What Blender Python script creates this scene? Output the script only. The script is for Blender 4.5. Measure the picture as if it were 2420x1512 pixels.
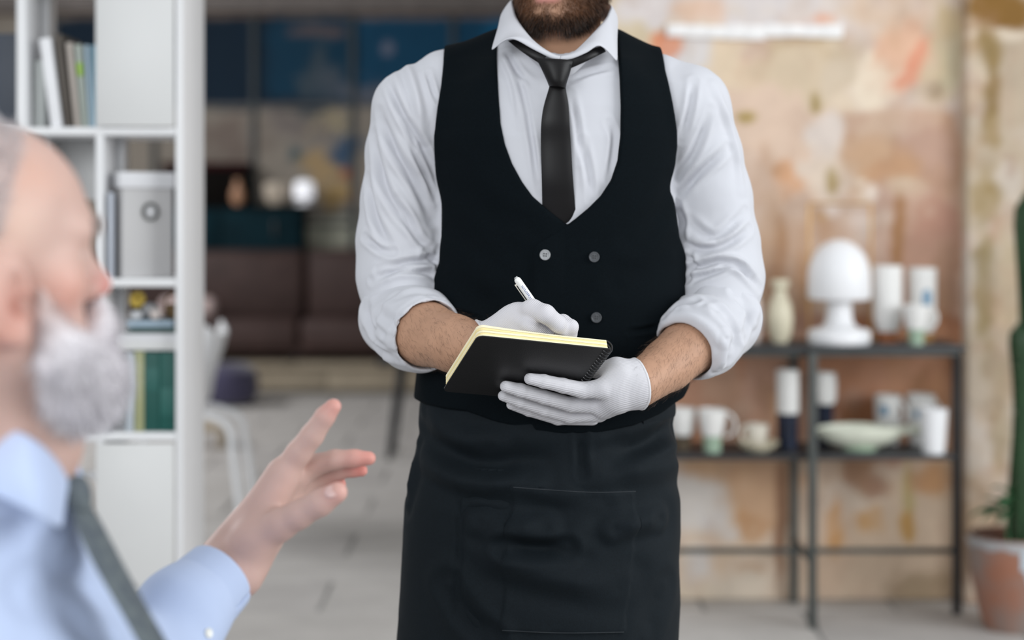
import bpy, bmesh, math, random
import numpy as np
from mathutils import Vector, Matrix
from mathutils.bvhtree import BVHTree

random.seed(7)
RNG = np.random.default_rng(11)
SC = bpy.context.scene
COL = SC.collection
for o in list(bpy.data.objects):
    bpy.data.objects.remove(o)

# ------------------------------------------------------------------ camera, world, lights, exposure
CAM_H, FPX, PX0, PY0 = 1.25, 3800.0, 1210.0, 520.0
cam_d = bpy.data.cameras.new('camera')
cam = bpy.data.objects.new('camera', cam_d)
COL.objects.link(cam)
cam.location = (0, 0, CAM_H)
cam.rotation_euler = (math.pi / 2, 0, 0)
cam_d.sensor_width = 36.0
cam_d.lens = 36.0 * FPX / 2420.0
cam_d.shift_y = -(756.0 - PY0) / 2420.0
cam_d.clip_start = 0.05
cam_d.clip_end = 100
cam_d.dof.use_dof = True
cam_d.dof.focus_distance = 2.16
cam_d.dof.aperture_fstop = 2.1
SC.camera = cam

world = bpy.data.worlds.new('daylight')
SC.world = world
world.use_nodes = True
bg = world.node_tree.nodes['Background']
bg.inputs[0].default_value = (0.93, 0.97, 1.0, 1)
bg.inputs[1].default_value = 0.48

def area(name, loc, target, size, size_y, power, color):
    d = bpy.data.lights.new(name, 'AREA')
    d.shape = 'RECTANGLE'
    d.size, d.size_y = size, size_y
    d.energy = power
    d.color = color
    o = bpy.data.objects.new(name, d)
    COL.objects.link(o)
    o.location = loc
    o.rotation_euler = (Vector(target) - Vector(loc)).to_track_quat('-Z', 'Y').to_euler()
    return o

# tall daylight windows: to the right of the camera and behind it
area('window_or_fill_light', (4.6, 1.2, 2.3), (0.6, 3.6, 1.0), 3.4, 2.6, 138, (0.95, 0.98, 1.0))
area('window_or_fill_light', (-2.2, -3.0, 2.6), (-0.2, 3.0, 1.0), 3.6, 2.4, 138, (0.95, 0.98, 1.0))

# added fill lamp, no window there, brightening the back room floor from the left
area('window_or_fill_light', (-4.9, 8.6, 3.0), (-0.8, 8.8, 0.0), 4.0, 1.6, 210, (0.97, 0.98, 1.0))

SC.view_settings.view_transform = 'Standard'
SC.view_settings.look = 'None'
SC.view_settings.gamma = 1.0
SC.view_settings.use_curve_mapping = False
SC.view_settings.exposure = 0.42
SC.cycles.use_denoising = True
SC.cycles.max_bounces = 7
SC.cycles.diffuse_bounces = 4
SC.cycles.glossy_bounces = 3

# ------------------------------------------------------------------ coordinates
def at(px, py, Y):
    return np.array([(px - PX0) / FPX * Y, Y, CAM_H - (py - PY0) / FPX * Y])

def V(*a):
    return np.array(a, float)

def lin(r, g, b):
    out = []
    for c in (r, g, b):
        c = c / 255.0
        out.append(c / 12.92 if c <= 0.04045 else ((c + 0.055) / 1.055) ** 2.4)
    return tuple(out)

def lina(a):
    a = np.asarray(a, float) / 255.0
    return np.where(a <= 0.04045, a / 12.92, ((a + 0.055) / 1.055) ** 2.4)

# ------------------------------------------------------------------ materials
def mat(name, col=(0.8, 0.8, 0.8), rough=0.6, spec=0.5, metal=0.0, var=0.0, vscale=8.0, bump=0.0, bscale=200.0, bdist=0.002,
        attr=False, wave=None, sheen=0.0, sss=0.0, trans=0.0, col2=None, ior=None, detail=4.0):
    m = bpy.data.materials.new(name)
    m.use_nodes = True
    nt = m.node_tree
    N, L = nt.nodes, nt.links
    b = N['Principled BSDF']
    b.inputs['Roughness'].default_value = rough
    b.inputs['Specular IOR Level'].default_value = spec
    b.inputs['Metallic'].default_value = metal
    if sheen:
        b.inputs['Sheen Weight'].default_value = sheen
        b.inputs['Sheen Roughness'].default_value = 0.5
    if sss:
        b.inputs['Subsurface Weight'].default_value = sss
        b.inputs['Subsurface Radius'].default_value = (1.0, 0.35, 0.2)
        b.inputs['Subsurface Scale'].default_value = 0.006
    if trans:
        b.inputs['Transmission Weight'].default_value = trans
    tc = N.new('ShaderNodeTexCoord')
    src = None
    if attr:
        a = N.new('ShaderNodeAttribute')
        a.attribute_name = 'Col'
        src = a.outputs['Color']
    else:
        rgb = N.new('ShaderNodeRGB')
        rgb.outputs[0].default_value = (*col, 1)
        src = rgb.outputs[0]
    if var or col2:
        nz = N.new('ShaderNodeTexNoise')
        nz.inputs['Scale'].default_value = vscale
        nz.inputs['Detail'].default_value = detail
        L.new(tc.outputs['Object'], nz.inputs['Vector'])
        mx = N.new('ShaderNodeMix')
        mx.data_type = 'RGBA'
        if col2:
            mr = N.new('ShaderNodeMapRange')
            mr.inputs[1].default_value = 0.35
            mr.inputs[2].default_value = 0.65
            L.new(nz.outputs['Fac'], mr.inputs[0])
            L.new(mr.outputs[0], mx.inputs['Factor'])
            L.new(src, mx.inputs['A'])
            mx.inputs['B'].default_value = (*col2, 1)
        else:
            mx.blend_type = 'MULTIPLY'
            mx.inputs['Factor'].default_value = 1.0
            mr = N.new('ShaderNodeMapRange')
            mr.inputs[1].default_value = 0.25
            mr.inputs[2].default_value = 0.75
            mr.inputs[3].default_value = 1 - var
            mr.inputs[4].default_value = 1 + var
            L.new(nz.outputs['Fac'], mr.inputs[0])
            L.new(src, mx.inputs['A'])
            L.new(mr.outputs[0], mx.inputs['B'])
        src = mx.outputs['Result']
    L.new(src, b.inputs['Base Color'])
    nrm = None
    if bump:
        nz = N.new('ShaderNodeTexNoise')
        nz.inputs['Scale'].default_value = bscale
        nz.inputs['Detail'].default_value = 2.0
        L.new(tc.outputs['Object'], nz.inputs['Vector'])
        bp = N.new('ShaderNodeBump')
        bp.inputs['Strength'].default_value = bump
        bp.inputs['Distance'].default_value = bdist
        L.new(nz.outputs['Fac'], bp.inputs['Height'])
        nrm = bp.outputs[0]
    if wave:
        (rx, ry, rz), ws, wst, wd = wave
        mp = N.new('ShaderNodeMapping')
        mp.inputs['Rotation'].default_value = (rx, ry, rz)
        L.new(tc.outputs['Object'], mp.inputs['Vector'])
        wv = N.new('ShaderNodeTexWave')
        wv.wave_type = 'BANDS'
        wv.bands_direction = 'Z'
        wv.inputs['Scale'].default_value = ws
        wv.inputs['Distortion'].default_value = 1.2
        wv.inputs['Detail'].default_value = 1.0
        wv.inputs['Detail Scale'].default_value = 0.15
        L.new(mp.outputs[0], wv.inputs['Vector'])
        bp = N.new('ShaderNodeBump')
        bp.inputs['Strength'].default_value = wst
        bp.inputs['Distance'].default_value = wd
        L.new(wv.outputs['Fac'], bp.inputs['Height'])
        if nrm:
            L.new(nrm, bp.inputs['Normal'])
        nrm = bp.outputs[0]
    if nrm:
        L.new(nrm, b.inputs['Normal'])
    return m

# ------------------------------------------------------------------ objects
def link(name, me, m=None, parent=None, loc=None):
    o = bpy.data.objects.new(name, me)
    COL.objects.link(o)
    if m is not None:
        me.materials.append(m)
    if parent is not None:
        o.parent = parent
    if loc is not None:
        o.location = loc
    return o

def tag(o, label=None, cat=None, group=None, kind=None):
    if label:
        o['label'] = label
    if cat:
        o['category'] = cat
    if group:
        o['group'] = group
    if kind:
        o['kind'] = kind
    return o

def thing(name, label, cat, loc=(0, 0, 0), group=None, rz=0.0):
    o = bpy.data.objects.new(name, None)
    COL.objects.link(o)
    o.location = loc
    o.rotation_euler = (0, 0, rz)
    o.empty_display_size = 0.05
    return tag(o, label, cat, group)

def np_mesh(name, v, f, cols=None, smooth=True):
    """v (n,3), f (m,k) integer faces"""
    me = bpy.data.meshes.new(name)
    v = np.ascontiguousarray(v, np.float32)
    f = np.ascontiguousarray(f, np.int32)
    k = f.shape[1]
    me.vertices.add(len(v))
    me.vertices.foreach_set('co', v.ravel())
    me.loops.add(f.size)
    me.loops.foreach_set('vertex_index', f.ravel())
    me.polygons.add(len(f))
    me.polygons.foreach_set('loop_start', np.arange(0, f.size, k, dtype=np.int32))
    me.update(calc_edges=True)
    if smooth:
        me.polygons.foreach_set('use_smooth', np.ones(len(f), bool))
    if cols is not None:
        ca = me.color_attributes.new('Col', 'FLOAT_COLOR', 'POINT')
        c4 = np.ones((len(v), 4), np.float32)
        c4[:, :3] = cols
        ca.data.foreach_set('color', c4.ravel())
    me.validate()
    return me

class MB:
    """collects boxes, tubes, lathes ... into one mesh"""
    def __init__(s):
        s.bm = bmesh.new()
    def box(s, c, size, bevel=0.0, rot=None, seg=2):
        r = bmesh.ops.create_cube(s.bm, size=1.0)
        vs = r['verts']
        bmesh.ops.scale(s.bm, vec=Vector(size), verts=vs)
        if bevel:
            es = list({e for v in vs for e in v.link_edges})
            rb = bmesh.ops.bevel(s.bm, geom=es, offset=bevel, segments=seg, affect='EDGES', profile=0.5)
            vs = list({v for f in rb['faces'] for v in f.verts} | {v for v in vs if v.is_valid})
        if rot is not None:
            bmesh.ops.rotate(s.bm, cent=(0, 0, 0), matrix=rot, verts=vs)
        bmesh.ops.translate(s.bm, vec=Vector(c), verts=vs)
        return s
    def span(s, x0, x1, y0, y1, z0, z1, bevel=0.0):
        return s.box(((x0 + x1) / 2, (y0 + y1) / 2, (z0 + z1) / 2), (x1 - x0, y1 - y0, z1 - z0), bevel)
    def lathe(s, prof, seg=32, c=(0, 0, 0)):
        rings = []
        for r, z in prof:
            if r < 1e-6:
                rings.append([s.bm.verts.new((c[0], c[1], c[2] + z))])
            else:
                rings.append([s.bm.verts.new((c[0] + r * math.cos(2 * math.pi * k / seg), c[1] + r * math.sin(2 * math.pi * k / seg), c[2] + z)) for k in range(seg)])
        for a, b in zip(rings, rings[1:]):
            for k in range(seg):
                k2 = (k + 1) % seg
                if len(a) == 1 and len(b) == 1:
                    continue
                if len(a) == 1:
                    s.bm.faces.new((a[0], b[k2], b[k]))
                elif len(b) == 1:
                    s.bm.faces.new((a[k], a[k2], b[0]))
                else:
                    s.bm.faces.new((a[k], a[k2], b[k2], b[k]))
        return s
    def tube(s, pts, r, seg=10, sx=1.0, sy=1.0, closed=False):
        pts = [Vector(p) for p in pts]
        n = len(pts)
        rs = r if hasattr(r, '__len__') else [r] * n
        rings = []
        up = None
        for i, p in enumerate(pts):
            if closed:
                t = (pts[(i + 1) % n] - pts[i - 1]).normalized()
            else:
                t = (pts[min(i + 1, n - 1)] - pts[max(i - 1, 0)]).normalized()
            if up is None:
                up = Vector((0, 0, 1)) if abs(t.z) < 0.9 else Vector((1, 0, 0))
            u = t.cross(up).normalized()
            w = u.cross(t).normalized()
            up = w
            rings.append([s.bm.verts.new(p + u * (math.cos(2 * math.pi * k / seg) * rs[i] * sx) + w * (math.sin(2 * math.pi * k / seg) * rs[i] * sy)) for k in range(seg)])
        m = n if closed else n - 1
        for i in range(m):
            a, b = rings[i], rings[(i + 1) % n]
            for k in range(seg):
                k2 = (k + 1) % seg
                s.bm.faces.new((a[k], a[k2], b[k2], b[k]))
        if not closed:
            s.bm.faces.new(list(reversed(rings[0])))
            s.bm.faces.new(rings[-1])
        return s
    def rows(s, rows, closed=False):
        """skin a list of equal-length point rows"""
        R = [[s.bm.verts.new(Vector(p)) for p in row] for row in rows]
        for a, b in zip(R, R[1:]):
            n = len(a)
            for k in range(n if closed else n - 1):
                k2 = (k + 1) % n
                s.bm.faces.new((a[k], a[k2], b[k2], b[k]))
        if closed:
            s.bm.faces.new(list(reversed(R[0])))
            s.bm.faces.new(R[-1])
        return s
    def mesh(s, name, smooth=True, angle=40):
        bmesh.ops.recalc_face_normals(s.bm, faces=s.bm.faces)
        me = bpy.data.meshes.new(name)
        s.bm.to_mesh(me)
        s.bm.free()
        if smooth:
            me.polygons.foreach_set('use_smooth', np.ones(len(me.polygons), bool))
            try:
                me.set_sharp_from_angle(angle=math.radians(angle))
            except Exception:
                pass
        return me
    def build(s, name, m, parent=None, smooth=True, loc=None, angle=40):
        return link(name, s.mesh(name, smooth, angle), m, parent, loc)

# ------------------------------------------------------------------ signed distance modelling
def vnoise(p, scale, seed=0):
    """smooth value noise of points (n,3), range -1..1"""
    q = np.asarray(p, np.float64) * scale + 100.0 + seed * 17.3
    i = np.floor(q).astype(np.int64)
    f = q - i
    f = f * f * (3 - 2 * f)
    def h(a, b, c):
        n = (a * 374761393 + b * 668265263 + c * 2147483647 + seed * 974711) & 0xFFFFFFFF
        n = ((n ^ (n >> 13)) * 1274126177) & 0xFFFFFFFF
        n = n ^ (n >> 16)
        return (n & 0xFFFF) / 32767.5 - 1.0
    out = 0
    for dx in (0, 1):
        wx = f[:, 0] if dx else 1 - f[:, 0]
        for dy in (0, 1):
            wy = f[:, 1] if dy else 1 - f[:, 1]
            for dz in (0, 1):
                wz = f[:, 2] if dz else 1 - f[:, 2]
                out = out + wx * wy * wz * h(i[:, 0] + dx, i[:, 1] + dy, i[:, 2] + dz)
    return out

def fbm(p, scale, seed=0, octv=4):
    a, out, tot = 1.0, 0, 0
    for k in range(octv):
        out = out + a * vnoise(p, scale * 2 ** k, seed + k)
        tot += a
        a *= 0.5
    return out / tot

def smin(a, b, k):
    h = np.maximum(k - np.abs(a - b), 0) / k
    return np.minimum(a, b) - h * h * k * 0.25

def smax(a, b, k):
    return -smin(-a, -b, k)

def sphere(p, c, r):
    return np.linalg.norm(p - np.asarray(c, np.float32), axis=1) - r

def ell(p, c, r):
    q = (p - np.asarray(c, np.float32)) / np.asarray(r, np.float32)
    q2 = q / np.asarray(r, np.float32)
    k0 = np.linalg.norm(q, axis=1)
    k1 = np.linalg.norm(q2, axis=1) + 1e-9
    return k0 * (k0 - 1) / k1

def cone(p, a, b, ra, rb):
    a = np.asarray(a, np.float32)
    b = np.asarray(b, np.float32)
    ba = b - a
    pa = p - a
    t = np.clip(pa @ ba / (ba @ ba + 1e-12), 0, 1)
    return np.linalg.norm(pa - t[:, None] * ba, axis=1) - (ra + (rb - ra) * t)

def chain(p, pts, k=0.006):
    """pts: list of (xyz, radius)"""
    d = None
    for (a, ra), (b, rb) in zip(pts, pts[1:]):
        e = cone(p, a, b, ra, rb)
        d = e if d is None else smin(d, e, k)
    return d

def union(ds, k):
    d = ds[0]
    for e in ds[1:]:
        d = smin(d, e, k)
    return d

def poly_sd(x, y, pts):
    pts = np.asarray(pts, float)
    n = len(pts)
    d = np.full(x.shape, 1e9)
    s = np.ones(x.shape)
    for i in range(n):
        a, b = pts[i], pts[i - 1]
        ex, ey = b[0] - a[0], b[1] - a[1]
        wx, wy = x - a[0], y - a[1]
        t = np.clip((wx * ex + wy * ey) / (ex * ex + ey * ey + 1e-15), 0, 1)
        d = np.minimum(d, (wx - ex * t) ** 2 + (wy - ey * t) ** 2)
        c1, c2, c3 = y >= a[1], y < b[1], ex * wy > ey * wx
        fl = (c1 & c2 & c3) | (~c1 & ~c2 & ~c3)
        s = np.where(fl, -s, s)
    return s * np.sqrt(d)

class Poly2:
    """a flat outline in x,z with a cached signed distance"""
    def __init__(s, pts, step=0.0015, margin=0.06):
        pts = np.asarray(pts, float)
        s.lo = pts.min(0) - margin
        n = np.ceil((pts.max(0) + margin - s.lo) / step).astype(int) + 2
        s.step = step
        gx = s.lo[0] + np.arange(n[0]) * step
        gz = s.lo[1] + np.arange(n[1]) * step
        X, Z = np.meshgrid(gx, gz, indexing='ij')
        s.g = poly_sd(X, Z, pts)
        s.n = n
    def __call__(s, x, z):
        u = np.clip((x - s.lo[0]) / s.step, 0, s.n[0] - 1.001)
        w = np.clip((z - s.lo[1]) / s.step, 0, s.n[1] - 1.001)
        i = u.astype(int)
        j = w.astype(int)
        fu, fw = u - i, w - j
        g = s.g
        return (g[i, j] * (1 - fu) + g[i + 1, j] * fu) * (1 - fw) + (g[i, j + 1] * (1 - fu) + g[i + 1, j + 1] * fu) * fw

def spline(pts, n=6, closed=False):
    """Catmull-Rom through the points"""
    P = [np.asarray(p, float) for p in pts]
    out = []
    m = len(P)
    for i in range(m if closed else m - 1):
        p0 = P[i - 1] if (i > 0 or closed) else P[i]
        p1, p2 = P[i], P[(i + 1) % m]
        p3 = P[(i + 2) % m] if (i + 2 < m or closed) else p2
        for k in range(n):
            t = k / n
            out.append(0.5 * (2 * p1 + (p2 - p0) * t + (2 * p0 - 5 * p1 + 4 * p2 - p3) * t * t + (3 * p1 - p0 - 3 * p2 + p3) * t ** 3))
    if not closed:
        out.append(P[-1])
    return out

CORN = [(i, j, k) for i in (0, 1) for j in (0, 1) for k in (0, 1)]
EDG = [(a, b) for a in range(8) for b in range(a + 1, 8) if sum(abs(CORN[a][q] - CORN[b][q]) for q in range(3)) == 1]

def surf(fn, lo, hi, h, B=8, slack=1.7):
    """block-sparse surface nets of the zero level of fn(points)"""
    lo = np.asarray(lo, float)
    hi = np.asarray(hi, float)
    nb = np.ceil((hi - lo) / (B * h)).astype(int)
    ii = np.stack(np.meshgrid(*[np.arange(n) for n in nb], indexing='ij'), -1).reshape(-1, 3)
    cen = (lo + (ii + 0.5) * B * h).astype(np.float32)
    dc = np.concatenate([fn(c) for c in np.array_split(cen, max(1, len(cen) // 400000))])
    keep = ii[np.abs(dc) < B * h * 0.87 * slack]
    S = B + 1
    g = np.stack(np.meshgrid(np.arange(S), np.arange(S), np.arange(S), indexing='ij'), -1).reshape(-1, 3)
    keys, pos = [], []
    sgn = []
    NX = (nb * B + 1).astype(np.int64)
    for part in np.array_split(keep, max(1, len(keep) // 600)):
        if not len(part):
            continue
        gi = part[:, None, :] * B + g[None]
        P = (lo + gi.reshape(-1, 3) * h).astype(np.float32)
        d = fn(P).reshape(len(part), S, S, S)
        c8 = np.stack([d[:, i:i + B, j:j + B, k:k + B] for i, j, k in CORN], -1)
        ins = c8 < 0
        cnt = ins.sum(-1)
        act = np.argwhere((cnt > 0) & (cnt < 8))
        if not len(act):
            continue
        v8 = c8[act[:, 0], act[:, 1], act[:, 2], act[:, 3]]
        i8 = v8 < 0
        acc = np.zeros((len(act), 3))
        num = np.zeros(len(act))
        for a, b in EDG:
            x = i8[:, a] != i8[:, b]
            t = np.where(x, v8[:, a] / (v8[:, a] - v8[:, b] + 1e-20), 0)
            ca, cb = np.array(CORN[a], float), np.array(CORN[b], float)
            acc += np.where(x[:, None], ca + (cb - ca) * t[:, None], 0)
            num += x
        cell = part[act[:, 0]] * B + act[:, 1:]
        pos.append(lo + (cell + acc / num[:, None]) * h)
        keys.append(cell[:, 0] + NX[0] * (cell[:, 1] + NX[1] * cell[:, 2]))
        sgn.append(np.stack([i8[:, 0], i8[:, 4], i8[:, 2], i8[:, 1]], -1))
    keys = np.concatenate(keys)
    pos = np.concatenate(pos)
    sgn = np.concatenate(sgn)
    order = np.argsort(keys)
    keys, pos, sgn = keys[order], pos[order], sgn[order]
    st = [1, NX[0], NX[0] * NX[1]]
    faces = []
    for ax in range(3):
        e = sgn[:, 0] != sgn[:, ax + 1]
        idx = np.nonzero(e)[0]
        b, c = (ax + 1) % 3, (ax + 2) % 3
        q = np.stack([keys[idx] - st[b] - st[c], keys[idx] - st[c], keys[idx], keys[idx] - st[b]], -1)
        w = np.searchsorted(keys, q)
        w = np.clip(w, 0, len(keys) - 1)
        ok = (keys[w] == q).all(1)
        w = w[ok]
        flip = ~sgn[idx[ok], 0]
        w[flip] = w[flip][:, ::-1]
        faces.append(w)
    return pos, np.concatenate(faces)

def normals(v, f):
    n = np.zeros_like(v)
    fn = np.cross(v[f[:, 2]] - v[f[:, 0]], v[f[:, 3]] - v[f[:, 1]])
    for k in range(4):
        np.add.at(n, f[:, k], fn)
    return n / (np.linalg.norm(n, axis=1, keepdims=True) + 1e-12)

def relax(v, f, it=1, lam=0.5):
    for _ in range(it):
        s = np.zeros_like(v)
        c = np.zeros(len(v))
        for k in range(4):
            a, b = f[:, k], f[:, (k + 1) % 4]
            np.add.at(s, a, v[b])
            np.add.at(s, b, v[a])
            np.add.at(c, a, 1)
            np.add.at(c, b, 1)
        v = v + lam * (s / np.maximum(c, 1)[:, None] - v)
    return v

def bvh(v, f):
    return BVHTree.FromPolygons(v.tolist(), f.tolist())

def hit(tree, px, py, Yd=2.43):
    """where the line of sight through a pixel of the photograph meets a surface"""
    d = Vector(((px - PX0) / FPX, 1.0, -(py - PY0) / FPX)).normalized()
    loc, nrm, _, _ = tree.ray_cast(Vector((0, 0, CAM_H)), d)
    if loc is None:
        return at(px, py, Yd)
    return np.array(loc)

def seg_dist(v, a, b):
    ba = b - a
    t = np.clip((v - a) @ ba / (ba @ ba + 1e-12), 0, 1)
    return np.linalg.norm(v - a - t[:, None] * ba, axis=1)

def line_dist(v, line):
    d = np.full(len(v), 1e9)
    line = [np.asarray(p, float) for p in line]
    lo = np.min(line, 0) - 0.06
    hi = np.max(line, 0) + 0.06
    m = np.nonzero(((v > lo) & (v < hi)).all(1))[0]
    if not len(m):
        return d, m
    vm = v[m]
    dm = np.full(len(m), 1e9)
    for a, b in zip(line, line[1:]):
        dm = np.minimum(dm, seg_dist(vm, a, b))
    d[m] = dm
    return d, m

def fold(v, n, tree, px_line, amp, w, taper=True):
    """press a crease (amp<0) or raise a ridge (amp>0) along a line drawn on the cloth"""
    line = [hit(tree, *p) for p in spline(px_line, 5)]
    d, m = line_dist(v, line)
    if not len(m):
        return v
    x = d[m] / w
    g = np.exp(-x * x) - 0.45 * np.exp(-((x - 1.9) / 0.9) ** 2)
    if taper:
        a, b = line[0], line[-1]
        da = np.linalg.norm(v[m] - a, axis=1)
        db = np.linalg.norm(v[m] - b, axis=1)
        L = np.linalg.norm(b - a) + 1e-9
        g = g * np.clip(np.minimum(da, db) / (0.3 * L), 0.12, 1)
    v[m] += n[m] * (amp * g)[:, None]
    return v

def ribbons(P, D, Ln, w, bend=None, segs=3, cols=None):
    """thin tapered hairs: roots P, directions D, lengths Ln"""
    n = len(P)
    D = D / (np.linalg.norm(D, axis=1, keepdims=True) + 1e-9)
    side = np.cross(D, RNG.normal(size=(n, 3)))
    side /= np.linalg.norm(side, axis=1, keepdims=True) + 1e-9
    vs, fs = [], []
    for s in range(segs + 1):
        t = s / segs
        c = P + D * (Ln * t)[:, None]
        if bend is not None:
            c = c + bend * (Ln * t * t)[:, None]
        ww = w * (1 - 0.75 * t)
        vs += [c - side * (ww / 2)[:, None] if hasattr(ww, '__len__') else c - side * ww / 2,
               c + side * (ww / 2)[:, None] if hasattr(ww, '__len__') else c + side * ww / 2]
    v = np.stack(vs, 1).reshape(-1, 3)
    base = np.arange(n)[:, None] * (2 * (segs + 1))
    f = np.concatenate([np.stack([base[:, 0] + 2 * s, base[:, 0] + 2 * s + 1, base[:, 0] + 2 * s + 3, base[:, 0] + 2 * s + 2], -1) for s in range(segs)])
    vc = None if cols is None else np.repeat(cols, 2 * (segs + 1), axis=0)
    return v, f, vc

# ------------------------------------------------------------------ room shell
WALL_Y, BACK_Y = 5.30, 12.8

def struct(name, me, m=None, parent=None):
    o = link(name, me, m, parent)
    if parent is None:
        o['kind'] = 'structure'
    return o

def smooth01(x):
    x = np.clip(x, 0, 1)
    return x * x * (3 - 2 * x)

def paint(col, X, Z, blobs, Y, seed):
    """stains, plaster patches and one painted light disc: (px, py, rx, ry, rgb, edge softness, raggedness)"""
    P = np.stack([X, np.zeros_like(X), Z], -1)
    n1 = fbm(P, 5.0, seed, 3) + 0.6 * fbm(P, 19.0, seed + 7, 4)
    n2 = fbm(P, 5.0, seed + 40, 3) + 0.6 * fbm(P, 19.0, seed + 47, 4)
    for (px, py, rx, ry, rgb, soft, rag) in blobs:
        c = at(px, py, Y)
        ax, az = rx / FPX * Y, ry / FPX * Y
        rag = rag * 1.7
        dx = (X - c[0]) / ax + n1 * rag
        dz = (Z - c[2]) / az + n2 * rag
        if soft < 0:      # squarish patch
            r = (np.abs(dx) ** 6 + np.abs(dz) ** 6) ** (1 / 6)
            s = -soft
        else:
            r = np.sqrt(dx * dx + dz * dz)
            s = soft
        m = smooth01((1 + s * 0.5 - r) / s)[:, None]
        col = col * (1 - m) + lina(rgb) * m
    return col

def worn(col, P, seed, gain):
    for sc_, sd_, lo_, rgb, k in ((3.2, 51, 0.12, (214, 204, 196), .45), (4.5, 52, 0.16, (190, 146, 122), .40), (9.0, 53, 0.18, (224, 206, 182), .45), (7.0, 54, 0.24, (176, 138, 96), .40), (16.0, 55, 0.22, (166, 128, 108), .35)):
        mk = smooth01((fbm(P * np.array([1.0, 1.0, 0.7]), sc_, seed + sd_, 5) - lo_) / 0.10)[:, None] * k * gain
        col = col * (1 - mk) + lina(rgb) * mk
    return col

def wall_grid(name, x0, x1, z0, z1, Y, step, base, blobs, seed, m, thick=0.12, relief=0.006, var=0.1):
    nx, nz = int((x1 - x0) / step) + 1, int((z1 - z0) / step) + 1
    gx, gz = np.linspace(x0, x1, nx), np.linspace(z0, z1, nz)
    X, Z = np.meshgrid(gx, gz, indexing='ij')
    X, Z = X.ravel(), Z.ravel()
    P = np.stack([X, np.zeros_like(X), Z], -1)
    col = np.tile(lina(base), (len(X), 1))
    col = col * (1 + var * fbm(P, 3.0, seed + 3, 4)[:, None])
    if relief > 0.005:
        col = worn(col, P, seed, 1.0)
    col = paint(col, X, Z, blobs, Y, seed)
    if relief > 0.005:     # worn layers showing through everywhere
        col = worn(col, P, seed + 200, 0.38)
    col = col * (1 + 0.12 * fbm(P, 14.0, seed + 9, 4)[:, None])
    y = Y - relief * (fbm(P, 6.0, seed + 21, 5) > 0.05) * 0.5 - relief * 0.5 * fbm(P, 9.0, seed + 5, 4)
    v = np.stack([X, y, Z], -1)
    i, j = np.meshgrid(np.arange(nx - 1), np.arange(nz - 1), indexing='ij')
    a = (i * nz + j).ravel()
    f = np.stack([a, a + nz, a + nz + 1, a + 1], -1)
    # rim going back to give the wall thickness
    ring = list(range(0, nx * nz, nz)) + list(range((nx - 1) * nz + 1, nx * nz)) + list(range((nx - 2) * nz + nz - 1, -1, -nz)) + list(range(nz - 2, 0, -1))
    k = len(ring)
    rv = v[ring] + np.array([0, thick, 0])
    off = len(v)
    rf = np.array([[ring[q], off + q, off + (q + 1) % k, ring[(q + 1) % k]] for q in range(k)])
    v = np.concatenate([v, rv])
    col = np.clip(np.concatenate([col, col[ring]]), 0.004, 0.95)
    f = np.concatenate([f, rf])
    return struct(name, np_mesh(name, v, f, col), m)

M_plaster = mat('aged_plaster', attr=True, rough=0.9, spec=0.2, bump=0.35, bscale=60, bdist=0.004)
M_dim = mat('dim_painted_panels', attr=True, rough=0.8, spec=0.25, bump=0.3, bscale=30, bdist=0.004)

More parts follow.
